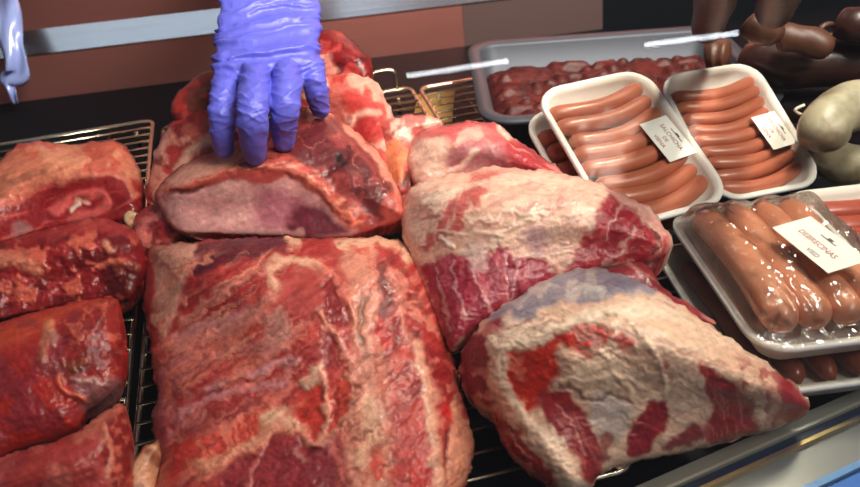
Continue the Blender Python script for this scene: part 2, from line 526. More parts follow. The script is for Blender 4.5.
def cut(name, label, outline, zb, T, R, painter, base, step=1.35, grain=None, cat='meat', hills=(), warp=2.8, ws=16., rough=.0007, rs=26, pw=2., group=None, ragged=1.5, relief=1.1, tint=(1, 1, 1)):
    """a solid lump of meat: an outline at its own height, a rounded face towards the front glass, sides down to zb"""
    ol = spline(outline, 8, True)
    # even spacing + ragged rim
    seg = np.hypot(*(np.roll(ol[:, :2], -1, 0) - ol[:, :2]).T); cum = np.concatenate([[0], np.cumsum(seg)])
    n = int(cum[-1] / step); tt = np.linspace(0, cum[-1], n, endpoint=False)
    oc = np.vstack([ol, ol[:1]])
    ol = np.stack([np.interp(tt, cum, oc[:, k]) for k in range(3)], 1)
    ols = ol.copy()
    if ragged:
        ol[:, 0] += ragged * (2 * fbm(ol[:, 0] / 9, ol[:, 1] / 9, 31, 3) - 1) * 2
        ol[:, 1] += ragged * (2 * fbm(ol[:, 0] / 9, ol[:, 1] / 9, 37, 3) - 1) * 2
    x0, y0 = ol[:, :2].min(0) - step; x1, y1 = ol[:, :2].max(0) + step
    nx = int((x1 - x0) / step) + 1; ny = int((y1 - y0) / step) + 1
    gx, gy = np.meshgrid(x0 + np.arange(nx) * step, y0 + np.arange(ny) * step)
    cxm = (gx[:-1, :-1] + step / 2).ravel(); cym = (gy[:-1, :-1] + step / 2).ravel()
    ins = inside(cxm, cym, ol).reshape(ny - 1, nx - 1)
    # drop cells that hang by a corner only
    for _ in range(2):
        p = np.pad(ins, 1)
        nb = p[:-2, 1:-1].astype(int) + p[2:, 1:-1] + p[1:-1, :-2] + p[1:-1, 2:]
        ins &= nb >= 2
        ins |= (nb >= 4)
    J, I = np.nonzero(ins)
    idx = lambda j, i: j * nx + i
    quads = np.stack([idx(J, I), idx(J + 1, I), idx(J + 1, I + 1), idx(J, I + 1)], 1)
    used, inv = np.unique(quads.ravel(), return_inverse=True); quads = inv.reshape(-1, 4)
    u = gx.ravel()[used].astype(float); v = gy.ravel()[used].astype(float)
    # boundary edges
    ed = {}
    for q in quads:
        for k in range(4):
            a, b = int(q[k]), int(q[(k + 1) % 4])
            if (b, a) in ed:
                del ed[(b, a)]
            else:
                ed[(a, b)] = 1
    bset = np.array(sorted({a for a, b in ed}))
    cl = np.vstack([ol, ol[:1]])
    # snap boundary vertices onto the outline
    for i in bset:
        a = cl[:-1, :2]; b = cl[1:, :2]; dd = b - a; l = (dd ** 2).sum(1) + 1e-9
        t = np.clip(((u[i] - a[:, 0]) * dd[:, 0] + (v[i] - a[:, 1]) * dd[:, 1]) / l, 0, 1)
        pr = a + dd * t[:, None]; d = np.hypot(pr[:, 0] - u[i], pr[:, 1] - v[i]); k = d.argmin()
        u[i], v[i] = pr[k]
    d = np.empty(len(u)); zr = np.empty(len(u)); dmin = np.empty(len(u))
    for s0 in range(0, len(u), 2000):
        sl = slice(s0, s0 + 2000)
        D = np.hypot(u[sl, None] - ol[None, :, 0], v[sl, None] - ol[None, :, 1])
        dmin[sl] = D.min(1); w = 1 / (D + .5) ** 3
        zr[sl] = (w * ol[None, :, 2]).sum(1) / w.sum(1)
    dpr = np.empty(len(u))
    for s0 in range(0, len(u), 2000):
        sl = slice(s0, s0 + 2000)
        dpr[sl] = np.hypot(u[sl, None] - ols[None, :, 0], v[sl, None] - ols[None, :, 1]).min(1)
    dpr = np.where(inside(u, v, ols), dpr, 0)
    dmin[bset] = 0; dpr[bset] = 0
    rr = np.stack([u - 430, v - 243.5, np.full(len(u), F)], 1) / F
    dirs = np.stack([rr @ Xd, rr @ Yd, rr @ Up], 1)
    t = (zr - H) / dirs[:, 2]
    k = np.clip(dpr / R, 0, 1); prof = (1 - (1 - k) ** pw) ** (1 / pw)
    th = T * prof
    for hx, hy, hr, hh in hills:
        th = th + hh * np.exp(-((u - hx) ** 2 + (v - hy) ** 2) / hr ** 2) * sstep(0, .6, k)
    pt = Paint(u, v, base, warp, ws)
    painter(pt)
    edge = sstep(0, 14, dmin)
    ga = math.radians(grain if grain is not None else -20)
    fx_ = u * math.cos(ga) + v * math.sin(ga); fy_ = -u * math.sin(ga) + v * math.cos(ga) + 5 * fbm(u / 30, v / 30, 51, 3)
    fib = fbm(fx_ / 26, fy_ / 2.6, 53, 3) - .5
    pt.col = pt.col * (1 + .36 * fib)[:, None]
    rel = pt.h * relief + .0007 * fib + rough * (2 * fbm(u / rs, v / rs, 41, 4) - 1) * 2 + rough * .4 * (2 * fbm(u / 4, v / 4, 43, 2) - 1)
    th = th + rel * (.15 + .85 * edge)
    ln = np.linalg.norm(dirs, axis=1)
    pos = np.array([0, 0, H]) + dirs * (t - th / ln)[:, None]
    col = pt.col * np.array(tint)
    # sides and underside
    loop_next = {a: b for a, b in ed}
    loops = []; left = dict(loop_next)
    while left:
        st = next(iter(left)); lp = [st]; cur = left.pop(st)
        while cur != st and cur in left:
            lp.append(cur); cur = left.pop(cur)
        loops.append(lp)
    lp = max(loops, key=len)
    rim = pos[lp]; cen = rim[:, :2].mean(0)
    V = [pos]; Fs = [tuple(q) for q in quads]; cols = [col]
    prev = lp; nb = len(pos)
    for sh, fz in ((.035, .55), (.11, .2), (.22, 0.)):
        r2 = rim.copy(); r2[:, :2] = cen + (rim[:, :2] - cen) * (1 - sh)
        r2[:, 2] = np.minimum(rim[:, 2], zb + np.maximum(rim[:, 2] - zb, 0) * fz)
        V.append(r2); cols.append(col[lp]); cur = list(range(nb, nb + len(lp)))
        for i in range(len(lp)):
            j = (i + 1) % len(lp)
            Fs.append((prev[j], prev[i], cur[i], cur[j]))
        prev = cur; nb += len(lp)
    Fs.append(tuple(prev))
    V = np.vstack(V); cols = np.vstack(cols)
    V[:, 2] = np.maximum(V[:, 2], zb)
    c0 = np.array([V[:, 0].mean(), V[:, 1].mean(), zb])
    o = mesh_obj(name, V - c0, Fs, MEAT)
    o.location = tuple(c0)
    fix_normals(o)
    ca = o.data.color_attributes.new('tone', 'FLOAT_COLOR', 'POINT')
    ca.data.foreach_set('color', np.hstack([cols, np.ones((len(cols), 1))]).astype(np.float32).ravel())
    tag(o, label, cat, group)
    return o


LEAN = (178, 52, 56); DARK = (112, 26, 34); BRIGHT = (212, 66, 60); PINK = (226, 150, 138); FAT = (242, 198, 172)
CREAM = (248, 210, 182); LILAC = (214, 154, 156); PURP = (120, 44, 66); MAR = (78, 20, 34)


# --- the big front slab
def p_slab(p):
    p.streak((170, 58, 60), -38, 70, 6, .5, .7, 3, h=-.0004)
    p.streak((228, 140, 130), -36, 80, 5, .57, .7, 8, h=.0006)
    p.poly((214, 168, 152), [(152, 252), (166, 244), (196, 247), (193, 262), (184, 285), (173, 318), (165, 338), (157, 332), (152, 310), (153, 280)], soft=3, h=.0015)
    p.line((190, 130, 120), [(155, 262), (175, 268), (190, 262)], 2, .8, h=-.001)
    p.line((160, 50, 55), [(147, 262), (146, 300), (152, 335)], 4)
    p.poly((84, 24, 46), [(197, 246), (230, 239), (262, 236), (287, 236), (282, 250), (246, 258), (216, 268), (194, 276)], soft=3, h=-.002)
    p.poly(LEAN, [(192, 280), (216, 270), (250, 261), (278, 258), (272, 280), (240, 300), (205, 320), (180, 330), (184, 300)], .75)
    m = p.area([(170, 270), (290, 255), (290, 350), (165, 350)])
    p.streak((232, 160, 140), -33, 60, 4, .56, .9, 14, m, h=.0008)
    p.line(LILAC, [(180, 340), (200, 328), (230, 322), (252, 310)], 8, .8)
    p.line(PINK, [(172, 350), (205, 338), (240, 325), (268, 300), (284, 284)], 6, .9, h=.0012)
    p.line(PINK, [(180, 322), (206, 302), (240, 283), (268, 264)], 4, .8, h=.001)
    p.line(CREAM, [(288, 241), (297, 243)], 5, 1, h=.002)
    p.line(FAT, [(272, 284), (273, 268), (284, 259), (304, 262), (324, 274)], 5, 1, h=.0018)
    p.poly((188, 84, 80), [(284, 275), (306, 268), (330, 271), (340, 292), (352, 318), (336, 330), (306, 318), (282, 304)], .85, 5)
    p.poly((222, 190, 182), [(262, 320), (285, 312), (288, 345), (270, 350)], .5, 6)
    p.poly((142, 36, 40), [(327, 274), (340, 290), (354, 318), (343, 326), (330, 326), (322, 302)], .95, 3, h=-.0025)
    p.line((226, 140, 126), [(324, 270), (338, 284), (350, 304), (357, 322)], 3, .9, h=.002)
    p.poly((150, 44, 46), [(326, 322), (336, 340), (344, 362), (334, 372), (322, 350)], .9, 4, h=-.002)
    p.line((230, 160, 145), [(318, 312), (330, 326), (340, 344), (350, 366), (352, 384)], 3.4, .9, h=.0022)
    # long pale seam right of centre
    p.poly((230, 168, 148), [(340, 240), (372, 238), (380, 300), (388, 360), (390, 420), (392, 500), (342, 500), (346, 430), (352, 380), (352, 340), (348, 290)], .9, 6)
    p.streak((214, 120, 106), 80, 40, 5, .56, .6, 21, p.area([(340, 240), (375, 240), (392, 500), (342, 500)]))
    p.line((146, 108, 92), [(364, 300), (362, 322), (363, 342)], 3.2, .9, h=-.0015)
    p.line((120, 62, 58), [(384, 268), (386, 290), (384, 314)], 6, .9, h=-.001)
    p.line((196, 52, 50), [(380, 320), (385, 332), (388, 350)], 6.5, 1)
    p.line((140, 60, 58), [(396, 322), (399, 350)], 3, .9, h=-.0015)
    p.line((200, 74, 70), [(354, 244), (362, 248)], 4, .8); p.line((200, 74, 70), [(375, 243), (381, 252)], 3.5, .8)
    p.poly((176, 60, 58), [(386, 248), (402, 256), (416, 290), (432, 326), (447, 352), (452, 385), (432, 385), (420, 345), (404, 318), (394, 280)], .95, 4)
    m = p.area([(386, 248), (404, 256), (452, 385), (420, 385), (394, 290)])
    p.blotch((232, 158, 142), 13, .57, .75, 31, m, h=.0006); p.blotch((126, 30, 36), 9, .6, .7, 33, m)
    p.line(PINK, [(392, 270), (400, 300), (408, 335), (416, 360)], 4, .9, h=.001)
    p.line(CREAM, [(342, 246), (366, 239), (394, 241), (412, 258)], 5, .9, h=.0015)
    # lower half
    p.poly((205, 86, 80), [(390, 350), (424, 352), (430, 420), (430, 500), (398, 500), (392, 420)], .95, 5)
    m = p.area([(388, 345), (424, 350), (428, 398), (392, 395)]); p.blotch((146, 44, 46), 8, .52, .8, 35, m); p.blotch((232, 150, 138), 9, .6, .7, 36, m)
    p.line((204, 50, 46), [(417, 426), (420, 460), (419, 490)], 7, .9)
    p.line((240, 190, 166), [(414, 345), (424, 372), (431, 402), (434, 440), (441, 500)], 5.5, 1, h=.0018)
    p.poly((148, 38, 42), [(432, 352), (448, 366), (454, 400), (455, 425), (445, 420), (438, 390)], .95, 4)
    p.blotch((220, 130, 120), 8, .6, .7, 39, p.area([(430, 352), (450, 366), (456, 425), (438, 400)]))
    p.line((196, 48, 46), [(448, 408), (452, 418)], 5, 1, h=.001)
    p.line((120, 30, 34), [(449, 432), (447, 455), (448, 475)], 3, .9, h=-.002)
    p.poly((232, 168, 142), [(455, 398), (468, 420), (475, 445), (470, 480), (450, 500), (446, 470), (452, 440)], 1, 3, h=.0015)
    p.line((226, 84, 72), [(372, 448), (374, 462), (379, 474)], 7, .95)
    p.line(CREAM, [(352, 395), (368, 405), (372, 430), (362, 460)], 9, .8, h=.001)
    p.line((90, 24, 26), [(353, 382), (358, 391)], 4, 1, h=-.003)
    # centre pockets
    p.poly((206, 66, 54), [(298, 392), (322, 388), (326, 415), (318, 436), (304, 436), (296, 415)], .95, 4, h=-.0012)
    p.poly((214, 82, 66), [(328, 386), (350, 380), (352, 400), (338, 425), (328, 425)], .95, 4, h=-.0012)
    p.poly((238, 206, 184), [(300, 379), (316, 366), (324, 362), (323, 380), (312, 388), (302, 388)], 1, 3, h=.002)
    p.line((236, 170, 150), [(322, 372), (327, 400), (325, 425), (314, 446)], 3.4, 1, h=.002)
    p.line((236, 170, 150), [(346, 378), (359, 388), (356, 410), (338, 430), (318, 446), (304, 440)], 3.6, 1, h=.002)
    p.line((160, 60, 56), [(338, 390), (334, 415)], 2, .8, h=-.001)
    p.poly((138, 48, 58), [(302, 448), (322, 446), (340, 440), (346, 500), (302, 500)], .9, 6)
    p.line((214, 120, 110), [(332, 445), (342, 470), (338, 500)], 4, .7)
    # left lower: silverskin, fibres, fat seam, dark lobe
    m = p.area([(160, 360), (250, 345), (300, 350), (270, 395), (200, 430), (165, 440)])
    p.blotch(LILAC, 34, .5, .55, 44, m)
    p.line((222, 165, 172), [(206, 390), (232, 378), (262, 370), (300, 358)], 4, .9, h=.0018)
    p.line((120, 40, 52), [(204, 399), (220, 388), (246, 380)], 2.4, .8, h=-.0015)
    p.line((214, 150, 160), [(172, 420), (200, 404), (240, 390), (285, 384)], 4, .8, h=.0015)
    p.poly((216, 78, 68), [(192, 440), (225, 425), (262, 405), (278, 412), (262, 440), (230, 458), (195, 470), (182, 465)], .9, 6)
    m = p.area([(182, 430), (280, 400), (270, 445), (190, 475)])
    p.streak((246, 150, 126), 78, 30, 4, .56, .7, 47, m)
    p.line((150, 50, 52), [(190, 432), (222, 414), (256, 402)], 5, .75)
    p.poly(CREAM, [(262, 412), (276, 408), (292, 416), (304, 430), (296, 436), (280, 430), (268, 432)], .95, 4, h=.0015)
    p.line(CREAM, [(202, 466), (226, 458), (252, 445), (272, 430)], 5, .95, h=.0018)
    p.line((236, 150, 124), [(196, 470), (226, 462), (254, 449), (276, 432), (300, 436)], 9, .7)
    p.streak((232, 140, 122), -34, 70, 5, .57, .7, 61, p.area([(165, 345), (300, 340), (300, 410), (190, 440), (160, 430)]))
    p.poly((152, 46, 56), [(222, 500), (232, 464), (262, 446), (284, 434), (304, 442), (312, 470), (310, 500)], .95, 5)
    p.line((214, 120, 116), [(262, 446), (252, 470), (246, 500)], 2.5, .8, h=.001)
    p.line(LILAC, [(296, 440), (302, 460)], 3, .7)
    p.line((214, 70, 64), [(168, 500), (176, 460), (190, 440)], 6, .8)
    p.line((176, 96, 112), [(156, 382), (160, 415), (164, 445)], 5, .7)
    p.line((150, 60, 70), [(170, 380), (176, 400), (172, 425)], 3, .6, h=-.001)
    p.streak((120, 30, 36), -40, 40, 3, .66, .5, 51)


cut('meat_slab', 'large boneless slab of ribbed red and pale meat filling the front of the middle rack',
    [(147, 252, .035), (166, 243, .05), (196, 241, .058), (232, 238, .062), (270, 238, .062), (292, 238, .062), (330, 238, .062), (372, 237, .06), (404, 242, .055), (424, 262, .048), (439, 300, .038), (452, 345, .028),
     (461, 385, .02), (469, 420, .012), (474, 445, .008), (469, 475, .006), (455, 505, .006), (430, 522, .006), (300, 535, .006), (180, 530, .006), (152, 510, .006), (156, 480, .008), (158, 455, .008), (152, 425, .01), (156, 395, .012), (151, 350, .018), (143, 300, .025)],
    .0015, .040, 62, p_slab, (196, 80, 76), tint=(.95, .73, .66), relief=.75, warp=4.0, ws=11, grain=-36, hills=[(300, 330, 60, .006), (370, 400, 50, .006), (230, 400, 50, .003)], rough=0.00088)


# --- upper right roast
def p_r1(p):
    p.streak((240, 206, 186), -12, 60, 6, .52, .8, 3, h=.0006)
    p.streak((200, 130, 128), -14, 70, 4, .62, .5, 6)
    p.poly((176, 132, 146), [(524, 230), (540, 224), (556, 232), (552, 250), (535, 254)], .7, 5)
    for s in ([(440, 240), (444, 222), (452, 202)], [(456, 230), (460, 210), (466, 192)], [(426, 248), (430, 236)]):
        p.line((196, 76, 76), s, 5, .85)
    p.poly((198, 78, 76), [(470, 178), (490, 172), (500, 180), (486, 190), (478, 206), (470, 204)], .85, 4)
    lean = [(422, 268), (440, 256), (460, 258), (478, 264), (490, 252), (502, 248), (518, 256), (542, 262), (562, 270), (548, 285), (524, 297), (503, 311), (484, 323), (464, 338), (450, 348), (440, 325), (430, 295)]
    p.poly((160, 46, 66), lean, 1, 3)
    m = p.area(lean, 4)
    p.streak((200, 96, 110), 78, 50, 5, .58, .7, 12, m); p.streak((126, 28, 50), 80, 60, 7, .55, .5, 17, m)
    for s in ([(436, 268), (444, 300), (452, 330)], [(452, 262), (458, 290), (464, 318)], [(474, 266), (482, 292), (492, 312)], [(503, 256), (506, 280), (508, 300)], [(518, 264), (517, 280), (512, 298)]):
        p.line((228, 170, 172), s, 1.6, .6, h=.0003)
    p.line((240, 226, 210), [(443, 241), (452, 247)], 3.5, 1, h=.0015)
    p.poly((204, 172, 168), [(466, 250), (478, 240), (490, 248), (486, 266), (474, 270)], .8, 5)
    p.line((246, 220, 198), [(430, 200), (470, 186), (520, 178), (570, 184)], 4, .6)
    for s in ([(470, 222), (510, 212), (540, 214)], [(490, 240), (515, 225), (545, 214), (570, 214)], [(520, 218), (545, 205), (580, 200)], [(430, 232), (470, 232), (500, 236)]):
        p.line((246, 216, 196), s, 2.4, .75, h=.0007)
    p.poly((232, 192, 172), [(545, 196), (590, 190), (604, 205), (598, 235), (578, 262), (552, 270), (548, 240)], .85, 6)
    p.streak((206, 140, 134), -25, 30, 4, .6, .6, 25, p.area([(545, 196), (604, 192), (590, 260), (550, 270)]))
    lean2 = [(606, 196), (624, 204), (644, 222), (656, 243), (652, 262), (630, 262), (602, 269), (566, 280), (578, 254), (592, 224)]
    p.poly((164, 44, 56), lean2, 1, 3); m = p.area(lean2, 4)
    p.web((220, 150, 148), 20, .03, .6, 29, m); p.streak((206, 90, 92), -62, 40, 4, .6, .6, 27, m)
    p.line((226, 170, 164), [(636, 228), (624, 248), (604, 266)], 2, .8); p.line((226, 170, 164), [(622, 206), (612, 224), (604, 240)], 1.8, .7)
    p.line((226, 160, 152), [(610, 190), (636, 204), (656, 224), (668, 244), (660, 260)], 4, .9, h=.001)
    p.line((96, 22, 32), [(652, 232), (660, 246), (652, 256)], 2, .9, h=-.0015)
    p.line((190, 60, 70), [(664, 240), (664, 254), (650, 263)], 3, .9)
    p.line((222, 150, 150), [(550, 286), (590, 276), (640, 267)], 3, .8)


cut('roast', 'pale fat covered roast with red ends, lying on another beside the sausage packs',
    [(403, 200, .075), (413, 186, .085), (440, 176, .092), (470, 170, .096), (500, 167, .098), (530, 169, .098), (560, 173, .097), (592, 181, .095), (620, 193, .09), (645, 206, .086), (662, 222, .08), (672, 240, .075), (668, 255, .07), (655, 262, .068), (635, 266, .067),
     (608, 269, .066), (580, 276, .064), (550, 286, .06), (524, 298, .056), (503, 312, .052), (485, 324, .048), (466, 340, .042), (450, 350, .038), (441, 332, .04), (430, 305, .045), (418, 280, .05), (408, 255, .058), (402, 225, .068)],
    .032, .034, 60, p_r1, (232, 184, 164), tint=(1, .93, .89), warp=3.8, ws=9, hills=[(480, 230, 60, .004)], rough=0.00061)


# --- lower right roast
def p_r2(p):
    p.streak((246, 212, 190), 20, 60, 7, .5, .8, 3, h=.0006)
    p.streak((208, 160, 146), 24, 60, 4, .62, .6, 6)
    mem = [(486, 318), (520, 292), (560, 272), (606, 264), (640, 278), (660, 292), (620, 296), (585, 300), (552, 306), (530, 318), (510, 322)]
    p.poly((146, 140, 158), mem, .95, 4); m = p.area(mem)
    p.streak((112, 108, 132), -15, 50, 6, .55, .7, 8, m); p.blotch((206, 192, 190), 18, .62, .8, 9, m)
    p.poly((206, 200, 198), [(576, 288), (590, 284), (602, 290), (590, 296)], .9, 3, h=.001)
    lean = [(462, 348), (484, 326), (506, 318), (500, 334), (486, 344), (498, 358), (494, 378), (498, 404), (476, 402), (462, 380)]
    p.poly((138, 32, 48), lean, 1, 3); p.blotch((214, 130, 126), 11, .6, .7, 13, p.area(lean)); p.blotch((92, 20, 40), 12, .58, .6, 14, p.area(lean))
    p.poly((238, 206, 186), [(486, 336), (502, 330), (508, 312), (516, 318), (540, 322), (566, 316), (560, 326), (530, 340), (508, 350), (494, 350)], .9, 4, h=.0015)
    p.streak((176, 120, 112), -20, 24, 4, .58, .7, 15, p.area([(486, 325), (570, 308), (560, 330), (500, 352)]))
    p.line((250, 222, 200), [(500, 352), (530, 341), (562, 326), (602, 312), (642, 308), (682, 318)], 6, .9, h=.002)
    br = [(502, 358), (522, 350), (545, 342), (566, 331), (594, 324), (612, 332), (600, 346), (580, 352), (566, 364), (552, 384), (540, 408), (526, 410), (512, 392), (503, 374)]
    p.poly((214, 56, 46), br, 1, 4, h=-.0006); p.blotch((236, 130, 110), 14, .6, .7, 17, p.area(br))
    p.poly((206, 80, 74), [(572, 350), (586, 346), (592, 356), (580, 366), (568, 364)], .85, 4)
    p.line((206, 82, 76), [(620, 340), (630, 345)], 6, .9); p.line((200, 82, 76), [(598, 334), (606, 340)], 4, .8); p.line((206, 90, 80), [(664, 364), (666, 366)], 3, .9)
    p.poly((246, 212, 186), [(556, 352), (572, 346), (592, 362), (616, 352), (628, 376), (606, 394), (580, 390), (566, 378)], .85, 5, h=.0015)
    p.streak((186, 140, 128), 35, 26, 4, .6, .7, 33, p.area([(570, 330), (640, 330), (650, 400), (570, 395)]), h=-.0003)
    # folded white edge
    p.line((250, 214, 192), [(497, 362), (498, 384), (510, 408), (532, 432), (554, 456), (574, 484)], 10, 1, h=.0045, soft=.35)
    low = [(490, 414), (502, 416), (522, 438), (542, 460), (562, 490), (556, 500), (520, 478), (498, 446)]
    p.poly((160, 48, 58), low, 1, 3); p.streak((224, 150, 142), 50, 26, 5, .58, .7, 37, p.area(low), h=.0008)
    st = [(538, 392), (562, 390), (584, 410), (598, 440), (602, 474), (588, 482), (574, 456), (558, 430), (542, 412)]
    p.poly((164, 50, 56), st, 1, 3); p.streak((206, 110, 106), 62, 40, 4, .6, .6, 39, p.area(st))
    p.line((228, 150, 142), [(556, 404), (574, 430), (584, 456)], 1.6, .7)
    p.poly((206, 190, 190), [(594, 396), (616, 396), (632, 410), (622, 436), (604, 436), (592, 420)], .8, 6)
    p.line((120, 90, 90), [(560, 386), (590, 398), (612, 396), (630, 404)], 2.5, .6, h=-.0015)
    for s in ([(560, 380), (590, 382), (620, 378), (645, 385)], [(600, 350), (620, 380), (632, 400)], [(640, 330), (660, 360), (664, 395)]):
        p.line((250, 218, 196), s, 3, .8, h=.0012)
    lp = [(630, 436), (638, 416), (652, 402), (667, 404), (668, 422), (656, 440), (640, 458), (626, 452)]
    p.poly((162, 44, 54), lp, 1, 3, h=-.0006)
    p.poly((140, 36, 46), [(664, 448), (680, 432), (700, 422), (706, 434), (690, 446)], .95, 3)
    p.line((150, 60, 60), [(606, 436), (604, 456)], 6, .8)
    big = [(697, 361), (708, 366), (716, 372), (736, 384), (750, 404), (758, 426), (748, 436), (715, 446), (704, 436), (710, 410), (706, 384)]
    p.poly((160, 48, 50), big, 1, 3, h=-.0006); p.streak((206, 96, 92), 66, 50, 3, .62, .7, 41, p.area(big))
    p.streak((214, 130, 124), 80, 40, 2.5, .66, .7, 42, p.area(big))
    tip = [(778, 372), (792, 382), (806, 396), (810, 408), (798, 420), (782, 420), (776, 400)]
    p.poly((158, 44, 54), tip, 1, 4)
    p.blotch((176, 110, 92), 13, .52, .75, 45, p.area([(738, 380), (775, 376), (784, 420), (758, 425)]))
    p.blotch((160, 60, 62), 11, .6, .8, 46, p.area([(735, 366), (780, 372), (784, 425), (755, 425)]))
    p.line((226, 168, 150), [(772, 384), (776, 404), (768, 420)], 3.5, .8)


cut('roast', 'large pale roast with raw red patches lying against the front rail',
    [(460, 372, .035), (463, 350, .045), (480, 325, .06), (515, 298, .07), (555, 276, .076), (600, 268, .078), (635, 278, .076), (662, 294, .074), (690, 311, .07), (715, 329, .064), (740, 346, .058), (765, 361, .05), (786, 377, .04), (801, 391, .03), (810, 406, .02), (801, 417, .012), (776, 427, .01), (740, 438, .008),
     (700, 448, .006), (660, 458, .005), (622, 466, .004), (600, 476, .004), (588, 488, .004), (572, 493, .004), (552, 488, .004), (524, 470, .006), (505, 448, .009), (497, 430, .012), (490, 415, .016), (477, 405, .022), (465, 390, .028)],
    .0015, .036, 62, p_r2, (242, 200, 174), tint=(1, .93, .87), relief=1., warp=3.4, ws=10, hills=[(580, 370, 50, .006), (660, 370, 60, .004)], rough=0.00066)


def p_r3(p):
    p.streak((214, 140, 132), 30, 30, 5, .56, .7, 4, h=.0006); p.blotch((96, 22, 32), 12, .6, .6, 6)


cut('meat_scrap', 'narrow dark red trimming wedged behind the two pale roasts',
    [(585, 282, .074), (612, 266, .076), (640, 262, .076), (654, 274, .074), (666, 290, .07), (690, 304, .064), (715, 323, .055), (700, 326, .055), (660, 310, .06), (615, 296, .07)],
    .05, .012, 20, p_r3, (150, 44, 52))


# --- pink piece behind the upper roast
def p_c6(p):
    p.blotch((232, 190, 172), 26, .5, .7, 3)
    p.streak((196, 84, 88), -16, 40, 6, .54, .6, 5)
    p.poly((234, 196, 176), [(412, 140), (430, 132), (446, 138), (452, 160), (440, 176), (424, 180), (414, 172)], .9, 6)
    p.line((190, 70, 76), [(410, 138), (440, 130), (480, 124), (500, 128)], 5, .8)
    p.poly((176, 96, 112), [(450, 150), (490, 142), (510, 150), (505, 165), (470, 170), (450, 172)], .7, 6)
    p.poly((178, 50, 58), [(506, 138), (524, 142), (545, 158), (564, 172), (540, 172), (515, 165)], .95, 4)
    p.streak((226, 150, 140), 35, 30, 4, .56, .8, 9, p.area([(500, 130), (524, 140), (566, 174), (515, 168)]), h=.0008)
    p.line((240, 204, 186), [(446, 172), (462, 164), (474, 152)], 2.5, .9, h=.001)
    p.line((240, 210, 190), [(500, 127), (510, 136)], 3, .9, h=.001)


cut('meat_cut', 'pink cut with a pale fatty end, behind the upper roast',
    [(409, 142, .08), (420, 130, .088), (450, 124, .092), (480, 121, .092), (499, 126, .09), (514, 138, .086), (536, 151, .08), (558, 168, .074), (562, 178, .07), (530, 184, .066), (490, 186, .062), (450, 190, .06), (425, 192, .06), (411, 180, .064), (405, 160, .074)],
    .002, .024, 34, p_c6, (212, 122, 120), tint=(.96, .88, .86), hills=())


def p_c5(p):
    p.poly((238, 206, 186), [(392, 122), (412, 116), (440, 120), (430, 132), (408, 140), (395, 138)], .9, 5)
    p.poly((206, 116, 72), [(386, 142), (405, 142), (412, 160), (402, 180), (390, 176)], .9, 5)
    p.poly((70, 16, 20), [(404, 170), (413, 172), (410, 190), (400, 192)], .9, 3, h=-.003)
    p.blotch((196, 70, 70), 12, .58, .8, 5)


cut('meat_scrap', 'small knob of pale fat and amber gristle between the rolled cut and the pink cut',
    [(376, 124, .085), (392, 117, .09), (414, 115, .092), (440, 119, .092), (436, 128, .088), (416, 140, .08), (413, 165, .07), (410, 188, .062), (398, 194, .06), (386, 176, .065), (378, 150, .075)],
    .002, .018, 26, p_c5, (216, 136, 118))


# --- pile behind the hand, right side
def p_c4(p):
    p.blotch((236, 178, 160), 24, .48, .9, 3, h=.0012); p.blotch((190, 62, 58), 20, .56, .85, 5, h=-.0008)
    p.line((240, 196, 178), [(382, 84), (390, 110), (400, 138)], 4, .8, h=.0012)
    p.line((242, 200, 180), [(352, 120), (362, 112), (376, 112)], 4, .8, h=.0012)
    p.poly((186, 58, 56), [(360, 118), (378, 114), (388, 130), (378, 142), (362, 140)], .9, 4, h=.001)
    p.poly((190, 64, 60), [(338, 96), (352, 92), (366, 106), (350, 112)], .9, 4)


cut('meat_cut', 'fat marbled red and cream cut behind the rolled cut, right of the gloved hand',
    [(296, 78, .10), (330, 66, .105), (358, 66, .105), (376, 84, .10), (386, 100, .092), (394, 118, .084), (398, 140, .074), (402, 165, .064), (385, 180, .06), (345, 160, .062), (312, 130, .07), (296, 105, .085)],
    .002, .026, 36, p_c4, (214, 116, 106), tint=(.88, .74, .70), rough=0.00110)


def p_c4t(p):
    p.blotch((84, 18, 26), 14, .55, .8, 3); p.blotch((206, 80, 72), 12, .62, .8, 5); p.line((232, 160, 142), [(314, 66), (324, 62), (332, 70)], 6, .9)


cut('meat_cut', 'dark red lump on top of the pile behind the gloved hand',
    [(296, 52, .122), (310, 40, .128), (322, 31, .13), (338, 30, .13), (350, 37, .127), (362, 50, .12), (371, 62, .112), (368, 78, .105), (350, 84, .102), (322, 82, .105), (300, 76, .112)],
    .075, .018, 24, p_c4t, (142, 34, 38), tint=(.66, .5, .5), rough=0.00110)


# --- pile behind the hand, left side
def p_c3(p):
    p.blotch((232, 160, 142), 20, .55, .85, 3, h=.001); p.blotch((120, 30, 34), 16, .6, .8, 5)
    p.line((238, 190, 168), [(178, 168), (190, 152), (206, 142), (222, 140)], 5, .9, h=.0015)
    p.line((236, 180, 160), [(155, 150), (162, 146)], 6, .9, h=.001)
    p.line((224, 120, 104), [(190, 130), (198, 138)], 6, .8)


cut('meat_cut', 'red cut with cream fat strands, left of the fingers',
    [(150, 200, .05), (147, 180, .058), (156, 152, .07), (168, 126, .082), (182, 112, .09), (205, 106, .094), (232, 112, .094), (250, 140, .084), (246, 180, .07), (215, 200, .056), (180, 208, .048)],
    .002, .022, 34, p_c3, (186, 62, 60), tint=(.84, .68, .64), rough=0.00121)


def p_c3t(p):
    p.poly((128, 74, 60), [(188, 92), (208, 88), (212, 108), (190, 112)], .8, 4); p.blotch((206, 70, 64), 12, .56, .7, 3); p.line((206, 70, 64), [(174, 100), (182, 92)], 5, .8)


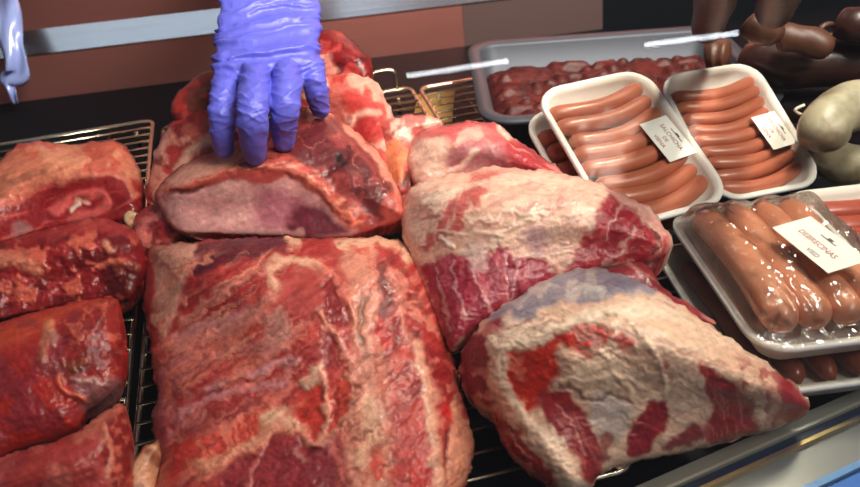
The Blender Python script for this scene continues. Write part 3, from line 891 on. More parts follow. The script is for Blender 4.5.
cut('meat_cut', 'dark red ragged lump at the back of the rack by the blue glove',
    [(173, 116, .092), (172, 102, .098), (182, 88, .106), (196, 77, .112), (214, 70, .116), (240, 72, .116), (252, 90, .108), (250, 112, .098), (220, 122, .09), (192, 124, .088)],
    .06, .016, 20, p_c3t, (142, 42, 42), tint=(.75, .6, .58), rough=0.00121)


# --- rolled cut under the hand
def p_c2(p):
    mus = [(284, 130), (296, 112), (312, 108), (334, 120), (352, 146), (374, 170), (390, 194), (389, 215), (368, 226), (352, 212), (330, 192), (304, 172), (280, 164)]
    p.poly((98, 36, 38), mus, 1, 4, h=-.001); m = p.area(mus, 4)  # muscle painted darker brown for the weak light on it
    p.web((196, 116, 108), 26, .022, .6, 7, m); p.streak((96, 30, 34), 35, 40, 6, .56, .6, 9, m); p.blotch((166, 74, 72), 20, .55, .5, 10, m)
    p.line((66, 16, 20), [(348, 150), (341, 164), (326, 178)], 2.2, .7, h=-.0006)
    p.line((24, 10, 10), [(337, 154), (340, 162)], 3.0, .9, h=-.001)
    p.line((92, 36, 38), [(296, 114), (312, 112), (332, 124)], 8, .7)
    p.line((226, 140, 122), [(312, 106), (336, 114), (356, 134), (380, 160), (398, 194), (402, 216)], 5.5, 1, h=.003)
    p.line((90, 28, 30), [(338, 122), (358, 146), (384, 176), (394, 204)], 3, .7, h=-.0015)
    p.poly((196, 90, 80), [(384, 196), (402, 196), (404, 216), (390, 222), (382, 212)], .7, 4)
    fas = [(157, 194), (180, 191), (203, 189), (234, 182), (262, 184), (286, 180), (306, 189), (326, 204), (346, 219), (357, 233), (312, 240), (240, 236), (180, 232), (164, 214)]
    p.poly((216, 158, 156), fas, 1, 3); m = p.area(fas, 3)
    p.streak((226, 176, 172), -8, 70, 8, .55, .7, 12, m)
    p.poly((160, 84, 104), [(262, 190), (290, 190), (306, 200), (306, 236), (270, 236), (256, 215)], .8, 10)
    p.poly((98, 28, 46), [(298, 204), (318, 206), (340, 220), (352, 232), (320, 238), (292, 236), (290, 220)], .95, 5)
    p.line((214, 160, 158), [(170, 222), (210, 228), (260, 230), (300, 234)], 3, .6)
    lip = [(166, 187), (200, 177), (238, 166), (274, 161), (300, 172), (330, 196), (357, 219)]
    p.line((190, 88, 76), lip, 8.5, 1, h=.006); ml = 1 - sstep(5, 10, dpoly(p.u, p.v, spline(lip, 5)))
    p.streak((228, 150, 126), -14, 40, 2.6, .56, .8, 15, ml); p.streak((120, 40, 38), -12, 40, 2.4, .6, .7, 16, ml)
    p.line((226, 130, 110), [(270, 166), (300, 178), (328, 200), (356, 222)], 2.5, .9, h=.001)
    p.line((80, 30, 36), [(168, 194), (188, 190), (204, 188)], 2.4, .8, h=-.002)
    p.poly((226, 168, 150), [(166, 178), (186, 164), (214, 158), (240, 158), (210, 172), (178, 184)], .8, 5)


cut('rolled_meat', 'rolled cut with a smooth pale skin, pressed down by the blue gloved fingers',
    [(155, 193, .075), (167, 177, .082), (186, 163, .088), (215, 152, .094), (250, 140, .100), (276, 124, .106), (292, 113, .108), (308, 106, .108), (332, 113, .104), (352, 128, .098), (375, 150, .09), (390, 172, .082), (402, 195, .074), (407, 215, .066),
     (396, 224, .062), (375, 230, .06), (357, 236, .058), (338, 240, .056), (310, 240, .055), (280, 238, .055), (240, 236, .055), (210, 235, .055), (178, 232, .056), (164, 214, .064)],
    .045, .030, 44, p_c2, (176, 74, 70), tint=(1, .9, .88), hills=[(250, 165, 50, .004)], rough=0.00072, warp=3.5)


# --- left column; tint darkens the colours, painting in the dimmer light there
def p_l1(p):
    p.poly((216, 130, 104), [(-40, 190), (10, 150), (40, 142), (100, 140), (132, 154), (142, 180), (132, 178), (100, 172), (60, 180), (20, 205), (-40, 225)], .95, 6)
    p.streak((150, 92, 70), -28, 40, 5, .54, .7, 3, p.area([(-10, 175), (30, 160), (66, 160), (30, 190), (-20, 210)]))
    p.blotch((232, 160, 126), 22, .52, .7, 5, p.area([(40, 142), (130, 145), (140, 178), (60, 175)]), h=.001)
    p.blotch((190, 70, 58), 16, .58, .7, 6, p.area([(20, 142), (130, 142), (138, 172), (60, 170)]))
    p.poly((138, 26, 32), [(-40, 222), (20, 200), (60, 182), (100, 176), (130, 184), (140, 205), (120, 222), (60, 228), (-40, 250)], .9, 5)
    p.streak((206, 90, 80), -18, 50, 4, .6, .7, 8, p.area([(-40, 222), (60, 182), (136, 190), (120, 224), (-40, 248)]))
    p.line((206, 92, 88), [(54, 212), (66, 200), (84, 194), (102, 194), (106, 202), (94, 212), (70, 216)], 4, .95, h=.002)
    p.line((236, 206, 190), [(70, 208), (80, 204)], 2.6, .95, h=.0012); p.line((232, 180, 166), [(78, 200), (90, 202)], 2, .8)
    p.line((220, 130, 110), [(60, 182), (96, 174), (126, 180), (137, 196)], 2.4, .8, h=.001)
    p.poly((170, 120, 120), [(12, 226), (26, 222), (32, 230), (16, 236)], .8, 4)


cut('meat_cut', 'dark red cut with an orange fatty back and a curled pocket, rearmost in left row',
    [(-45, 215, .04), (-20, 178, .055), (5, 155, .062), (24, 142, .066), (48, 142, .066), (72, 146, .066), (100, 141, .068), (120, 142, .066), (134, 156, .06), (141, 176, .052), (144, 196, .042), (139, 213, .036), (122, 221, .034), (95, 224, .032), (60, 228, .03), (30, 235, .028), (0, 244, .026), (-40, 258, .024)],
    .002, .026, 36, p_l1, (168, 50, 48), tint=(.86, .76, .74), rough=0.00110)


def p_l2(p):
    p.blotch((96, 18, 24), 22, .54, .7, 3, h=-.001); p.blotch((222, 110, 90), 15, .62, .85, 5, h=.001)
    p.line((176, 60, 62), [(52, 238), (80, 226), (112, 224), (136, 236)], 6, .8, h=.002)
    p.line((226, 140, 112), [(-10, 262), (14, 258), (36, 270)], 7, .8, h=.001); p.line((236, 160, 130), [(106, 242), (110, 250)], 4, .9, h=.001)
    p.line((226, 120, 96), [(98, 266), (120, 262), (138, 268)], 3.5, .8, h=.0015)
    p.streak((196, 80, 76), -8, 50, 4, .58, .7, 8, p.area([(-40, 288), (60, 278), (80, 300), (-40, 325)]))
    p.poly((80, 16, 22), [(104, 272), (136, 262), (140, 285), (112, 298)], .8, 5)


cut('meat_cut', 'ragged dark red cut, second from the back in the left row',
    [(-45, 270, .03), (-10, 246, .038), (28, 234, .044), (60, 224, .048), (98, 218, .05), (128, 226, .048), (143, 244, .042), (147, 265, .034), (141, 284, .026), (128, 300, .02), (95, 304, .018), (60, 308, .017), (30, 314, .016), (-2, 322, .015), (-45, 332, .014)],
    .002, .026, 34, p_l2, (150, 34, 38), tint=(.86, .76, .74), rough=0.00143, rs=10)


def p_l3(p):
    p.poly((214, 84, 60), [(-40, 330), (30, 318), (80, 302), (112, 298), (92, 310), (58, 320), (20, 342), (-40, 358)], .85, 5)
    face = [(58, 322), (84, 306), (112, 300), (121, 320), (124, 352), (118, 378), (98, 378), (70, 372), (52, 350)]
    p.poly((156, 44, 42), face, .95, 4); m = p.area(face)
    p.blotch((216, 106, 84), 8, .6, .8, 5, m, h=.0006); p.blotch((110, 26, 30), 11, .6, .6, 6, m)
    p.line((232, 150, 112), [(50, 322), (44, 342), (42, 360)], 5, .9, h=.0015); p.line((240, 190, 160), [(52, 332), (54, 344)], 3, .9, h=.001)
    p.line((110, 60, 36), [(58, 372), (80, 366)], 7, .7)
    flap = [(70, 386), (76, 374), (94, 378), (120, 380), (116, 392), (100, 408), (84, 412), (74, 400)]
    p.poly((166, 108, 110), flap, .95, 3, h=.003); p.line((226, 170, 160), [(72, 378), (82, 384), (92, 378), (104, 384)], 2, .8, h=.001)
    p.poly((186, 44, 34), [(40, 384), (66, 380), (82, 408), (74, 430), (40, 440), (20, 420)], .7, 8)
    p.blotch((140, 50, 66), 26, .56, .6, 9); p.line((228, 110, 84), [(58, 376), (66, 392), (84, 402)], 3, .9, h=.002)


cut('meat_cut', 'bright red block with a thin greyish flap, third from the back in left row',
    [(-45, 350, .035), (-5, 326, .042), (38, 312, .047), (80, 301, .05), (110, 297, .05), (119, 304, .048), (123, 330, .04), (125, 360, .03), (120, 385, .022), (104, 402, .018), (90, 412, .015), (76, 432, .011), (50, 443, .009), (20, 452, .008), (-45, 466, .008)],
    .002, .030, 44, p_l3, (182, 48, 42), tint=(.86, .76, .74), hills=[(30, 400, 40, .006)], rough=0.00088)


def p_l4(p):
    p.blotch((226, 120, 108), 30, .5, .7, 3); p.blotch((170, 60, 70), 24, .6, .5, 4)
    face = [(98, 430), (112, 420), (126, 412), (132, 440), (133, 470), (118, 490), (104, 470)]
    p.poly((142, 40, 38), face, .95, 4); p.blotch((214, 110, 92), 9, .6, .8, 6, p.area(face))
    p.line((236, 150, 126), [(104, 426), (110, 450), (108, 480)], 2.5, .8, h=.001); p.line((226, 130, 108), [(76, 440), (100, 420), (118, 408)], 4, .8, h=.001)


cut('meat_cut', 'pinkish red cut at the front of the left row',
    [(-45, 480, .03), (0, 458, .036), (40, 446, .04), (76, 432, .042), (98, 416, .043), (117, 405, .043), (127, 410, .04), (131, 440, .03), (134, 470, .022), (130, 505, .012), (112, 530, .008), (40, 540, .008), (-45, 535, .008)],
    .002, .026, 40, p_l4, (196, 72, 68), tint=(.86, .76, .74), rough=0.00077)


def p_l5(p):
    p.blotch((150, 84, 60), 14, .56, .7, 3); p.line((236, 186, 150), [(124, 480), (140, 462), (152, 450)], 4, .8, h=.001); p.line((130, 60, 46), [(150, 452), (158, 462)], 4, .8)


cut('meat_scrap', 'tan scrap of fat in the gap between the left row and the big slab',
    [(112, 512, .01), (120, 480, .014), (132, 462, .018), (146, 446, .02), (158, 440, .018), (163, 455, .014), (158, 480, .01), (150, 512, .007), (130, 525, .006)],
    .002, .010, 14, p_l5, (214, 146, 110))


def p_l6(p):
    p.blotch((226, 130, 120), 14, .55, .8, 3); p.blotch((110, 24, 30), 12, .58, .7, 5)


cut('meat_scrap', 'red trimming tucked under the left end of the rolled cut',
    [(132, 226, .04), (142, 210, .048), (156, 203, .052), (172, 212, .05), (184, 230, .044), (178, 243, .036), (160, 250, .03), (143, 250, .028), (134, 242, .032)],
    .002, .014, 16, p_l6, (176, 58, 62))
cut('meat_scrap', 'cream knob of fat at the right end of the rearmost left cut',
    [(122, 216, .038), (128, 210, .042), (136, 212, .042), (142, 216, .04), (138, 222, .036), (128, 226, .034)],
    .002, .006, 6, lambda p: p.blotch((240, 206, 160), 8, .5, .8, 3), (226, 170, 130), step=1.0, ragged=.3)


# ------------------------------------------------------------------ steel pan with marinated meat
def rrect(w, d, r, z, n=6, ox=0, oy=0):
    out = []
    for sx, sy, a0 in ((1, 1, 0), (-1, 1, 90), (-1, -1, 180), (1, -1, 270)):
        for k in range(n + 1):
            a = math.radians(a0 + 90 * k / n)
            out.append((ox + sx * (w / 2 - r) + r * math.cos(a), oy + sy * (d / 2 - r) + r * math.sin(a), z))
    return out


pa = P(466, 42, .05); pb = P(692, 26, .05); pc = P(503, 122, .05)
ex = pb - pa; ex[2] = 0; pw_ = np.linalg.norm(ex); ex /= pw_
ey = np.array([-ex[1], ex[0], 0]); pd = abs((pc - pa) @ ey)
pw_ += .03
cen = pa + ex * pw_ / 2 - ey * pd / 2
PAN = Matrix(((ex[0], ey[0], 0, cen[0]), (ex[1], ey[1], 0, cen[1]), (0, 0, 1, .0025), (0, 0, 0, 1)))
pan = empty('steel_pan', PAN); tag(pan, 'rectangular stainless steel pan of dark marinated meat behind the sausage packs', 'pan')
PS = simple('pan_steel', (72, 74, 82), .5, .35, spec=.25)
hz = .0475
mb = MB()
mb.rings([rrect(pw_ - .04, pd - .04, .02, 0), rrect(pw_ - .02, pd - .02, .028, hz - .004), rrect(pw_, pd, .034, hz - .005), rrect(pw_ + .001, pd + .001, .034, hz - .002), rrect(pw_, pd, .034, hz), rrect(pw_ - .026, pd - .026, .022, hz),
          rrect(pw_ - .030, pd - .030, .022, hz - .003), rrect(pw_ - .042, pd - .042, .018, .0015)])
mb.build('pan_body', PS, pan)
MAR_M = simple('marinated_meat', (50, 15, 16), .45, spec=.25, noise=(70, 1, (88, 29, 23)), coat=0, bump=(140, .5, (1, 1, 1)))
nx, ny = 110, 80
xs = np.linspace(-(pw_ - .031) / 2, (pw_ - .031) / 2, nx); ys = np.linspace(-(pd - .031) / 2, (pd - .031) / 2, ny)
gx, gy = np.meshgrid(xs, ys)
hh = .018 + .012 * (fbm(gx / .03, gy / .022, 61, 4) - .3) + .010 * np.abs(2 * vn(gx / .016, gy / .011, 63) - 1)
q = np.minimum(np.minimum((gx - xs[0]), (xs[-1] - gx)), np.minimum(gy - ys[0], ys[-1] - gy))
hh = .004 + (hh - .004) * (.35 + .65 * sstep(0, .02, q))
V = np.stack([gx, gy, hh], -1).reshape(-1, 3)
Fq = [(j * nx + i, j * nx + i + 1, (j + 1) * nx + i + 1, (j + 1) * nx + i) for j in range(ny - 1) for i in range(nx - 1)]
o = mesh_obj('marinated_meat', V, Fq, MAR_M, mw=PAN.copy())
tag(o, 'wet dark red marinated meat pieces heaped in the steel pan', 'marinated meat'); o['kind'] = 'stuff'
for k, (px, py, r, c) in enumerate(((602, 65, .011, 0), (655, 70, .012, 1), (632, 58, .012, 0), (540, 70, .013, 0), (575, 62, .011, 1), (512, 92, .012, 0), (526, 110, .012, 0))):
    pass


# ------------------------------------------------------------------ sausages and packs
def sausage_mesh(name, L, r, bend, n=26, m=16, nip=.25, wob=.0, seed=0):
    pts = []; rs = []
    for i in range(n):
        t = i / (n - 1); s = (t - .5) * 2
        x = s * L / 2
        prof = min(1, (1 - abs(s) ** 9)) ** .5
        rs.append(max(r * prof * (1 + wob * math.sin(7 * t + seed)), r * nip if 0 < i < n - 1 else r * nip * .7))
        pts.append((x, bend * (1 - s * s), wob * r * math.sin(5 * t + seed)))
    mb = MB(); mb.tube(pts, rs, m)
    return mb.v, mb.f


SAUS = simple('frankfurter_skin', (184, 106, 78), .4, noise=(40, .6, (166, 88, 62)), coat=.35, sub=.12)
SAUS2 = simple('frankfurter_skin_red', (176, 84, 66), .32, noise=(40, .6, (150, 64, 52)), coat=.3, sub=.1)
DEB = simple('thick_sausage_skin', (232, 164, 130), .3, noise=(30, .7, (212, 132, 100)), coat=.3, sub=.12)
DEBD = simple('dark_sausage_skin', (150, 72, 50), .32, noise=(30, .7, (120, 54, 40)), coat=.3)


def text_mesh(name, txt, size, mw_local, m, parent, ext=.00006):
    cu = bpy.data.curves.new(name, 'FONT'); cu.body = txt; cu.size = size; cu.align_x = 'CENTER'; cu.align_y = 'CENTER'; cu.extrude = ext
    ob = bpy.data.objects.new(name, cu); COL.objects.link(ob)
    bpy.context.view_layer.update()
    me = bpy.data.meshes.new_from_object(ob.evaluated_get(bpy.context.evaluated_depsgraph_get()))
    bpy.data.objects.remove(ob)
    me.materials.clear(); me.materials.append(m); me.name = name
    me.transform(mw_local)
    o = bpy.data.objects.new(name, me); COL.objects.link(o); o.parent = parent
    return o


def frame(o0, ex, ey):
    ex = np.array(ex, float); ex /= np.linalg.norm(ex); ey = np.array(ey, float); ey -= ey.dot(ex) * ex; ey /= np.linalg.norm(ey)
    ez = np.cross(ex, ey)
    return Matrix(((ex[0], ey[0], ez[0], o0[0]), (ex[1], ey[1], ez[1], o0[1]), (ex[2], ey[2], ez[2], o0[2]), (0, 0, 0, 1)))


TH = .022


def tray(parent, w, d, h=TH):
    mb = MB()
    mb.rings([rrect(w - .026, d - .026, .014, 0), rrect(w - .008, d - .008, .02, h - .004), rrect(w, d, .024, h - .004), rrect(w + .0006, d + .0006, .024, h - .002), rrect(w - .001, d - .001, .024, h), rrect(w - .009, d - .009, .02, h - .0005),
              rrect(w - .013, d - .013, .018, h - .005), rrect(w - .024, d - .026, .012, .003)])
    return mb.build('tray', FOAM, parent)


def film(parent, w, d, h, hf, m, nx=70, ny=80, name='film'):
    xs = np.linspace(-w / 2, w / 2, nx); ys = np.linspace(-d / 2, d / 2, ny); gx, gy = np.meshgrid(xs, ys)
    z = hf(gx, gy)
    r = .022
    # round the corners by pulling points in
    cx = np.clip(np.abs(gx) - (w / 2 - r), 0, None); cy = np.clip(np.abs(gy) - (d / 2 - r), 0, None)
    big = np.maximum(np.maximum(cx, cy), 1e-9); rad = np.hypot(cx, cy); f = np.where(rad > 1e-9, big / np.maximum(rad, 1e-9), 1)
    gx2 = np.sign(gx) * (np.minimum(np.abs(gx), w / 2 - r) + cx * f); gy2 = np.sign(gy) * (np.minimum(np.abs(gy), d / 2 - r) + cy * f)
    V = np.stack([gx2, gy2, z], -1).reshape(-1, 3)
    Fq = [(j * nx + i, j * nx + i + 1, (j + 1) * nx + i + 1, (j + 1) * nx + i) for j in range(ny - 1) for i in range(nx - 1)]
    return mesh_obj(name, V, Fq, m, parent)


def price_label(film_o, mw, w, d, lines):
    """paper label on the film with printed lines; mw places it in the pack's own axes"""
    mb = MB(); v = []
    mb.box((-w / 2, -d / 2, 0), (w / 2, d / 2, .0003))
    lb = mb.build('label', PAPER, None, smooth=False)
    lb.data.transform(mw); lb.parent = film_o
    return lb


ORD = ['rearmost', 'second', 'third', 'fourth', 'fifth', 'sixth', 'seventh', 'eighth', 'frontmost']


def vienna_pack(label, mw, w, d, nm, where, group, n, flat_film=True, lab=None, ms=SAUS, show_sausages=True, count_from=0):
    r = empty('sausage_pack', mw); tag(r, label, 'sausage pack')
    tray(r, w, d)
    fo = film(r, w - .002, d - .002, TH, lambda x, y: TH + .0012 + .0022 * (1 - (2 * x / w) ** 4) * (1 - (2 * y / d) ** 4) + .0007 * (2 * fbm(x / .02 + 5, y / .02, 71, 3) - 1), FILM)
    me = None
    pitch = (d - .042) / (n - 1)
    for k in range(n):
        L = w - .013; s = random.random()
        v, f = sausage_mesh('sausage', L * (1 - .05 * s), pitch * .51, .0085 + .003 * s, seed=k, wob=.03)
        o = mesh_obj('sausage', v, f, ms)
        y = d / 2 - .018 - pitch * k
        o.matrix_world = mw @ Matrix.Translation((random.uniform(-.002, .002) - .001, y - .001, .0155)) @ Matrix.Rotation(math.radians(5 + random.uniform(-3, 3)), 4, 'Z') @ Matrix.Scale(-1, 4, (0, 1, 0)).to_3x3().to_4x4()
        fix_normals(o)
        od = ORD[k] if k < n - 1 else 'frontmost'
        tag(o, ('%s vienna sausage in %s' if k in (0, n - 1) else '%s vienna sausage from the back in %s') % (od, where), 'sausage', group)
    if lab:
        lx, ly, lw, ld, rot = lab
        lm = Matrix.Translation((lx, ly, TH + .0046)) @ Matrix.Rotation(math.radians(rot), 4, 'Z')
        lb = price_label(fo, lm, lw, ld, None)
        c = lm @ Matrix.Translation((0, 0, .0004))
        T = Matrix.Translation
        text_mesh('lettering', 'SALCHICHA', ld * .20, c @ T((0, ld * .12, 0)) , INK, lb)
        text_mesh('lettering', 'DE', ld * .18, c @ T((0, -ld * .10, 0)), INK, lb)
        text_mesh('lettering', 'VIENA', ld * .19, c @ T((0, -ld * .32, 0)), INK, lb)
        mb = MB(); mb.box((-lw * .18, ld * .30, .0003), (lw * .18, ld * .33, .0004)); mb.box((-lw * .05, ld * .33, .0003), (lw * .06, ld * .38, .0004))
        e = mb.build('emblem', INKD, None, smooth=False); e.data.transform(lm); e.parent = lb
    return r


def at_label(m, px, py, z):
    q = m.inverted() @ Vector(P(px, py, z)); o = m.inverted() @ Vector((0, 0, H))
    t = (TH + .005 - o.z) / (q.z - o.z); h = o + (q - o) * t
    return h.x, h.y


def fit(BL, BR, FR, zb, zf):
    a = P(*BL, zb); b = P(*BR, zb); c = P(*FR, zf)
    ex = b - a; ey = b - c; w = np.linalg.norm(ex); d = np.linalg.norm(ey)
    ctr = (a + c) / 2
    m = frame(ctr, ex, ey)
    return m @ Matrix.Translation((0, 0, -TH)), w, d


m1, w1, d1 = fit((537, 90), (648, 66), (731, 199), .113, .054)
vienna_pack('white foam pack of vienna sausages, the upper one of the left stack', m1, w1, d1, 't1', 'the upper left foam pack', 'vienna sausages in the upper left pack', 8,
            lab=at_label(m1, 668, 138, .08) + (.043, .027, -84))
m1b = m1 @ Matrix.Translation((-.007, -.002, -TH - .004))
vienna_pack('white foam sausage pack lying underneath the upper left pack', m1b, w1, d1, 't1b', 'the lower left foam pack', 'vienna sausages in the lower left pack', 7, ms=SAUS2)
m2, w2, d2 = fit((657, 76), (755, 60), (827, 182), .086, .022)
vienna_pack('white foam pack of vienna sausages beside the white and smoked sausages', m2, w2, d2, 't2', 'the right foam pack', 'vienna sausages in the right pack', 9,
            lab=at_label(m2, 774, 130, .06) + (.038, .025, -84))


def thick_pack(label, mw, w, d, where, group, n, lab=None, ms=DEB, wr=1., low=False):
    r = empty('sausage_pack', mw); tag(r, label, 'sausage pack')
    tray(r, w, d)
    rad = .0085 if low else (w - .020) / n / 2 * 1.1
    xs = [-(w - .022) / 2 + (w - .022) / n * (k + .5) for k in range(n)]

    def hf(x, y):
        z = np.full(x.shape, TH + .0012)
        if low:
            return z
        for xc in xs:
            s = np.clip(1 - ((x - xc) / (rad * 1.35)) ** 2, 0, 1) ** .4
            e = np.clip(1 - (np.abs(y) / (d / 2 - .012)) ** 6, 0, 1) ** .5
            z = np.maximum(z, TH - .004 + rad + rad * s * e * 1.05 - (rad - .001) * (1 - e) + .0005)
        ed = np.minimum(w / 2 - np.abs(x), d / 2 - np.abs(y))
        k = sstep(0, .012, ed)
        z = TH + .0008 + (z - TH) * k
        a = x * .8 + y * .35
        z = z + wr * (.0030 * np.abs(2 * vn(a / .008, y / .05, 81) - 1) + .0022 * (fbm(x / .012, y / .012, 83, 3) - .5)) * k
        return z

    fo = film(r, w - .001, d - .001, TH, hf, FILMW, 110, 130)
    for k in range(n):
        v, f = sausage_mesh('sausage', d - .028, rad, .003 * (k - n / 2), nip=.3, wob=.05, seed=k * 2)
        o = mesh_obj('sausage', v, f, ms)
        o.matrix_world = mw @ Matrix.Translation((xs[k], 0, .0125 if low else TH - .006 + rad * .78)) @ Matrix.Rotation(math.radians(90), 4, 'Z')
        side = ['the outer left', 'second from the left', 'third from the left', 'the outer right'][k] if n == 4 else ['the outer left', 'the middle', 'the outer right'][k]
        tag(o, ('thick pale brown sausage, %s one in %s' % (side, where)), 'sausage', group)
    if lab:
        lx, ly, lw, ld, rot, lz, tilt = lab
        lm = Matrix.Translation((lx, ly, lz)) @ Matrix.Rotation(math.radians(rot), 4, 'Z') @ Matrix.Rotation(math.radians(tilt), 4, 'X')
        lb = price_label(fo, lm, lw, ld, None)
        c = lm @ Matrix.Translation((0, 0, .0004)); T = Matrix.Translation
        text_mesh('lettering', 'DEBRECINAS', ld * .20, c @ T((0, -ld * .04, 0)), INK, lb)
        text_mesh('lettering', 'VIED', ld * .17, c @ T((lw * .12, -ld * .33, 0)), INKD, lb)
        mb = MB(); mb.box((-lw * .13, ld * .22, .0003), (lw * .13, ld * .25, .0004)); mb.box((-lw * .03, ld * .25, .0003), (lw * .05, ld * .32, .0004))
        e = mb.build('emblem', INKD, None, smooth=False); e.data.transform(lm); e.parent = lb
    return r


a3 = P(664, 212, .05); b3 = P(760, 353, .05)
ey3 = a3 - b3; d3 = np.linalg.norm(ey3); ey3 /= d3; ex3 = np.array([ey3[1], -ey3[0], 0]); w3 = .112
m3 = frame((a3 + b3) / 2 + ex3 * w3 / 2, ex3, ey3) @ Matrix.Translation((0, 0, -TH))
thick_pack('cling wrapped foam pack of thick pale brown sausages, the upper one by the front rail', m3, w3, d3, 'the upper wrapped pack', 'thick sausages in the upper wrapped pack', 4,
           lab=at_label(m3 @ Matrix.Translation((0, 0, .024)), 819, 243, .075) + (.055, .030, -80, TH + .0285, 4))
m3b = m3 @ Matrix.Translation((-.011, -.011, -TH - .0025))
thick_pack('cling wrapped sausage pack lying underneath the thick sausage pack', m3b, w3, d3, 'the lower wrapped pack', 'thick sausages in the lower wrapped pack', 4, ms=DEBD, low=True)
a4 = P(786, 192, .045)
m4 = frame(a4 + ex3 * .048 - ey3 * .075, ex3, ey3) @ Matrix.Translation((0, 0, -TH))
vienna_pack('white foam pack of small sausages at the right edge beside the thick ones', m4, .112, .15, 't4', 'the pack at the right edge', 'small sausages in the pack at the right edge', 7, ms=SAUS2)

# ------------------------------------------------------------------ smoked and white sausages at the back right
SMOKE = simple('smoked_skin', (62, 30, 21), .36, noise=(22, .8, (36, 17, 14)), coat=.1, bump=(60, .4, (1, 1, 1)))
SMOKE2 = simple('smoked_skin_tan', (92, 54, 34), .45, noise=(24, .8, (52, 28, 20)), bump=(60, .4, (1, 1, 1)))
SMOKE3 = simple('smoked_skin_rose', (64, 34, 36), .45, noise=(20, .7, (38, 22, 24)), bump=(50, .3, (1, 1, 1)))
WHITE = simple('white_sausage_skin', (178, 168, 140), .42, noise=(40, 1, (118, 106, 80)), coat=.05, bump=(60, 1., (1, 1, 1)), sub=.15)
STRING = simple('white_string', (222, 214, 196), .7)


def link(name, label, pts, r, m, ends=True, group=None, cat='sausage'):
    pl = spline(pts, 9); n = len(pl)
    s = np.linspace(-1, 1, n)
    rs = [max(r * math.sqrt(max(1 - abs(t) ** 7, 0)), r * .18) * (1 + .05 * math.sin(6 * t + r * 900)) for t in s]
    mb = MB(); mb.tube(pl, rs, 18); o = mb.build(name, m)
    tag(o, label, cat, group)
    return o


link('smoked_sausage', 'long thick dark smoked sausage lying across behind the right foam pack', [P(738, 60, .075), P(790, 62, .078), P(840, 62, .078), P(905, 60, .078)], .025, SMOKE)
link('smoked_sausage', 'lower dark smoked sausage between the right foam pack and the white sausages', [P(755, 108, .02), P(800, 103, .022), P(850, 100, .022), P(900, 98, .022)], .020, SMOKE)
link('smoked_sausage', 'tan wrinkled smoked sausage end lying on the long dark one', [P(776, 36, .115), P(792, 38, .115), P(812, 42, .112), P(832, 52, .105)], .013, SMOKE2)
link('smoked_sausage', 'reddish brown sausage at the upper right corner', [P(838, 22, .12), P(858, 26, .12), P(890, 32, .12)], .016, SMOKE)
link('smoked_sausage', 'short tan sausage stump beside the steel pan', [P(704, 58, .065), P(716, 56, .068), P(730, 56, .070)], .017, SMOKE2)
link('smoked_sausage', 'rosy smoked sausage hanging down over the back of the steel pan', [P(722, -42, .26), P(718, -12, .20), P(712, 12, .155), P(706, 34, .115)], .016, SMOKE3)
link('smoked_sausage', 'dark smoked sausage hanging down with a knotted tan end', [P(786, -40, .25), P(782, -18, .21), P(778, 0, .18), P(772, 16, .155)], .016, SMOKE3)
link('sausage_end', 'knotted tan casing end above the long dark sausage', [P(748, 20, .14), P(758, 28, .135), P(768, 32, .13), P(774, 40, .122)], .013, SMOKE2, cat='sausage end')
mb = MB(); c = P(827, 31, .115)
mb.tube([c + np.array([.008 * math.cos(a), .001 * math.sin(a), .006 * math.sin(a)]) for a in np.linspace(0, 2 * math.pi, 25)], .0028, 8, cap=False)
o = mb.build('casing_ring', SMOKE2); tag(o, 'small tan loop of tied casing left of the reddish brown sausage', 'casing loop')
link('white_sausage', 'plump white sausage curving out of the right edge, upper of the two', [P(822, 150, .06), P(826, 124, .075), P(842, 110, .08), P(870, 104, .08), P(905, 108, .075)], .021, WHITE)
link('white_sausage', 'plump white sausage lying lower, just behind the right edge pack', [P(806, 138, .03), P(822, 152, .03), P(850, 166, .03), P(900, 172, .03)], .019, WHITE)
mb = MB()
kp = P(811, 118, .075)
for k in range(3):
    mb.tube([kp + np.array([.007 * math.cos(a), .003 * k - .003, .007 * math.sin(a) * .8]) for a in np.linspace(0, 2 * math.pi, 18)], .0014, 6, cap=False)
mb.tube(spline([kp, kp + np.array([-.012, 0, .006]), kp + np.array([-.018, 0, .011]), kp + np.array([-.010, 0, .014])], 6), .0013, 6)
o = mb.build('string', STRING); tag(o, 'looped white string tying the end of the white sausages', 'string')
link('sausage_end', 'pale twisted casing knot under the white string', [P(806, 130, .055), P(812, 120, .068), P(820, 116, .074)], .008, WHITE, cat='sausage end')


# ------------------------------------------------------------------ pale blue strip added to imitate a glare streak, upper left
PL = simple('pale_blue_glare', (140, 152, 206), .25, coat=.3)
ctr = [(P(1, -20, .12)), P(6, 10, .10), P(10, 40, .07), P(16, 58, .05), P(18, 74, .03), P(8, 82, .02), P(12, 92, .008), P(17, 103, -.01)]
pl = spline(ctr, 6); wid = np.interp(np.linspace(0, 1, len(pl)), [0, .4, .65, .8, 1], [.020, .013, .014, .006, .003])
vv = []; ff = []
for i, c in enumerate(pl):
    t = pl[min(i + 1, len(pl) - 1)] - pl[max(i - 1, 0)]; sd = np.cross(t, [0, 1, 0]); sd /= np.linalg.norm(sd) + 1e-9
    for k in range(7):
        s = k / 6 - .5
        vv.append(c + sd * wid[i] * s * 2 + np.array([0, .006 * math.cos(s * 7 + i * .3), 0]))
for i in range(len(pl) - 1):
    for k in range(6):
        ff.append((i * 7 + k, i * 7 + k + 1, (i + 1) * 7 + k + 1, (i + 1) * 7 + k))
o = mesh_obj('glare_strip', vv, ff, PL)
sm = o.modifiers.new('thick', 'SOLIDIFY'); sm.thickness = .0008
tag(o, 'curled pale blue strip imitating a glare streak in the upper left corner', 'plastic strip')  # added strip standing in for a glare streak, not a plastic part


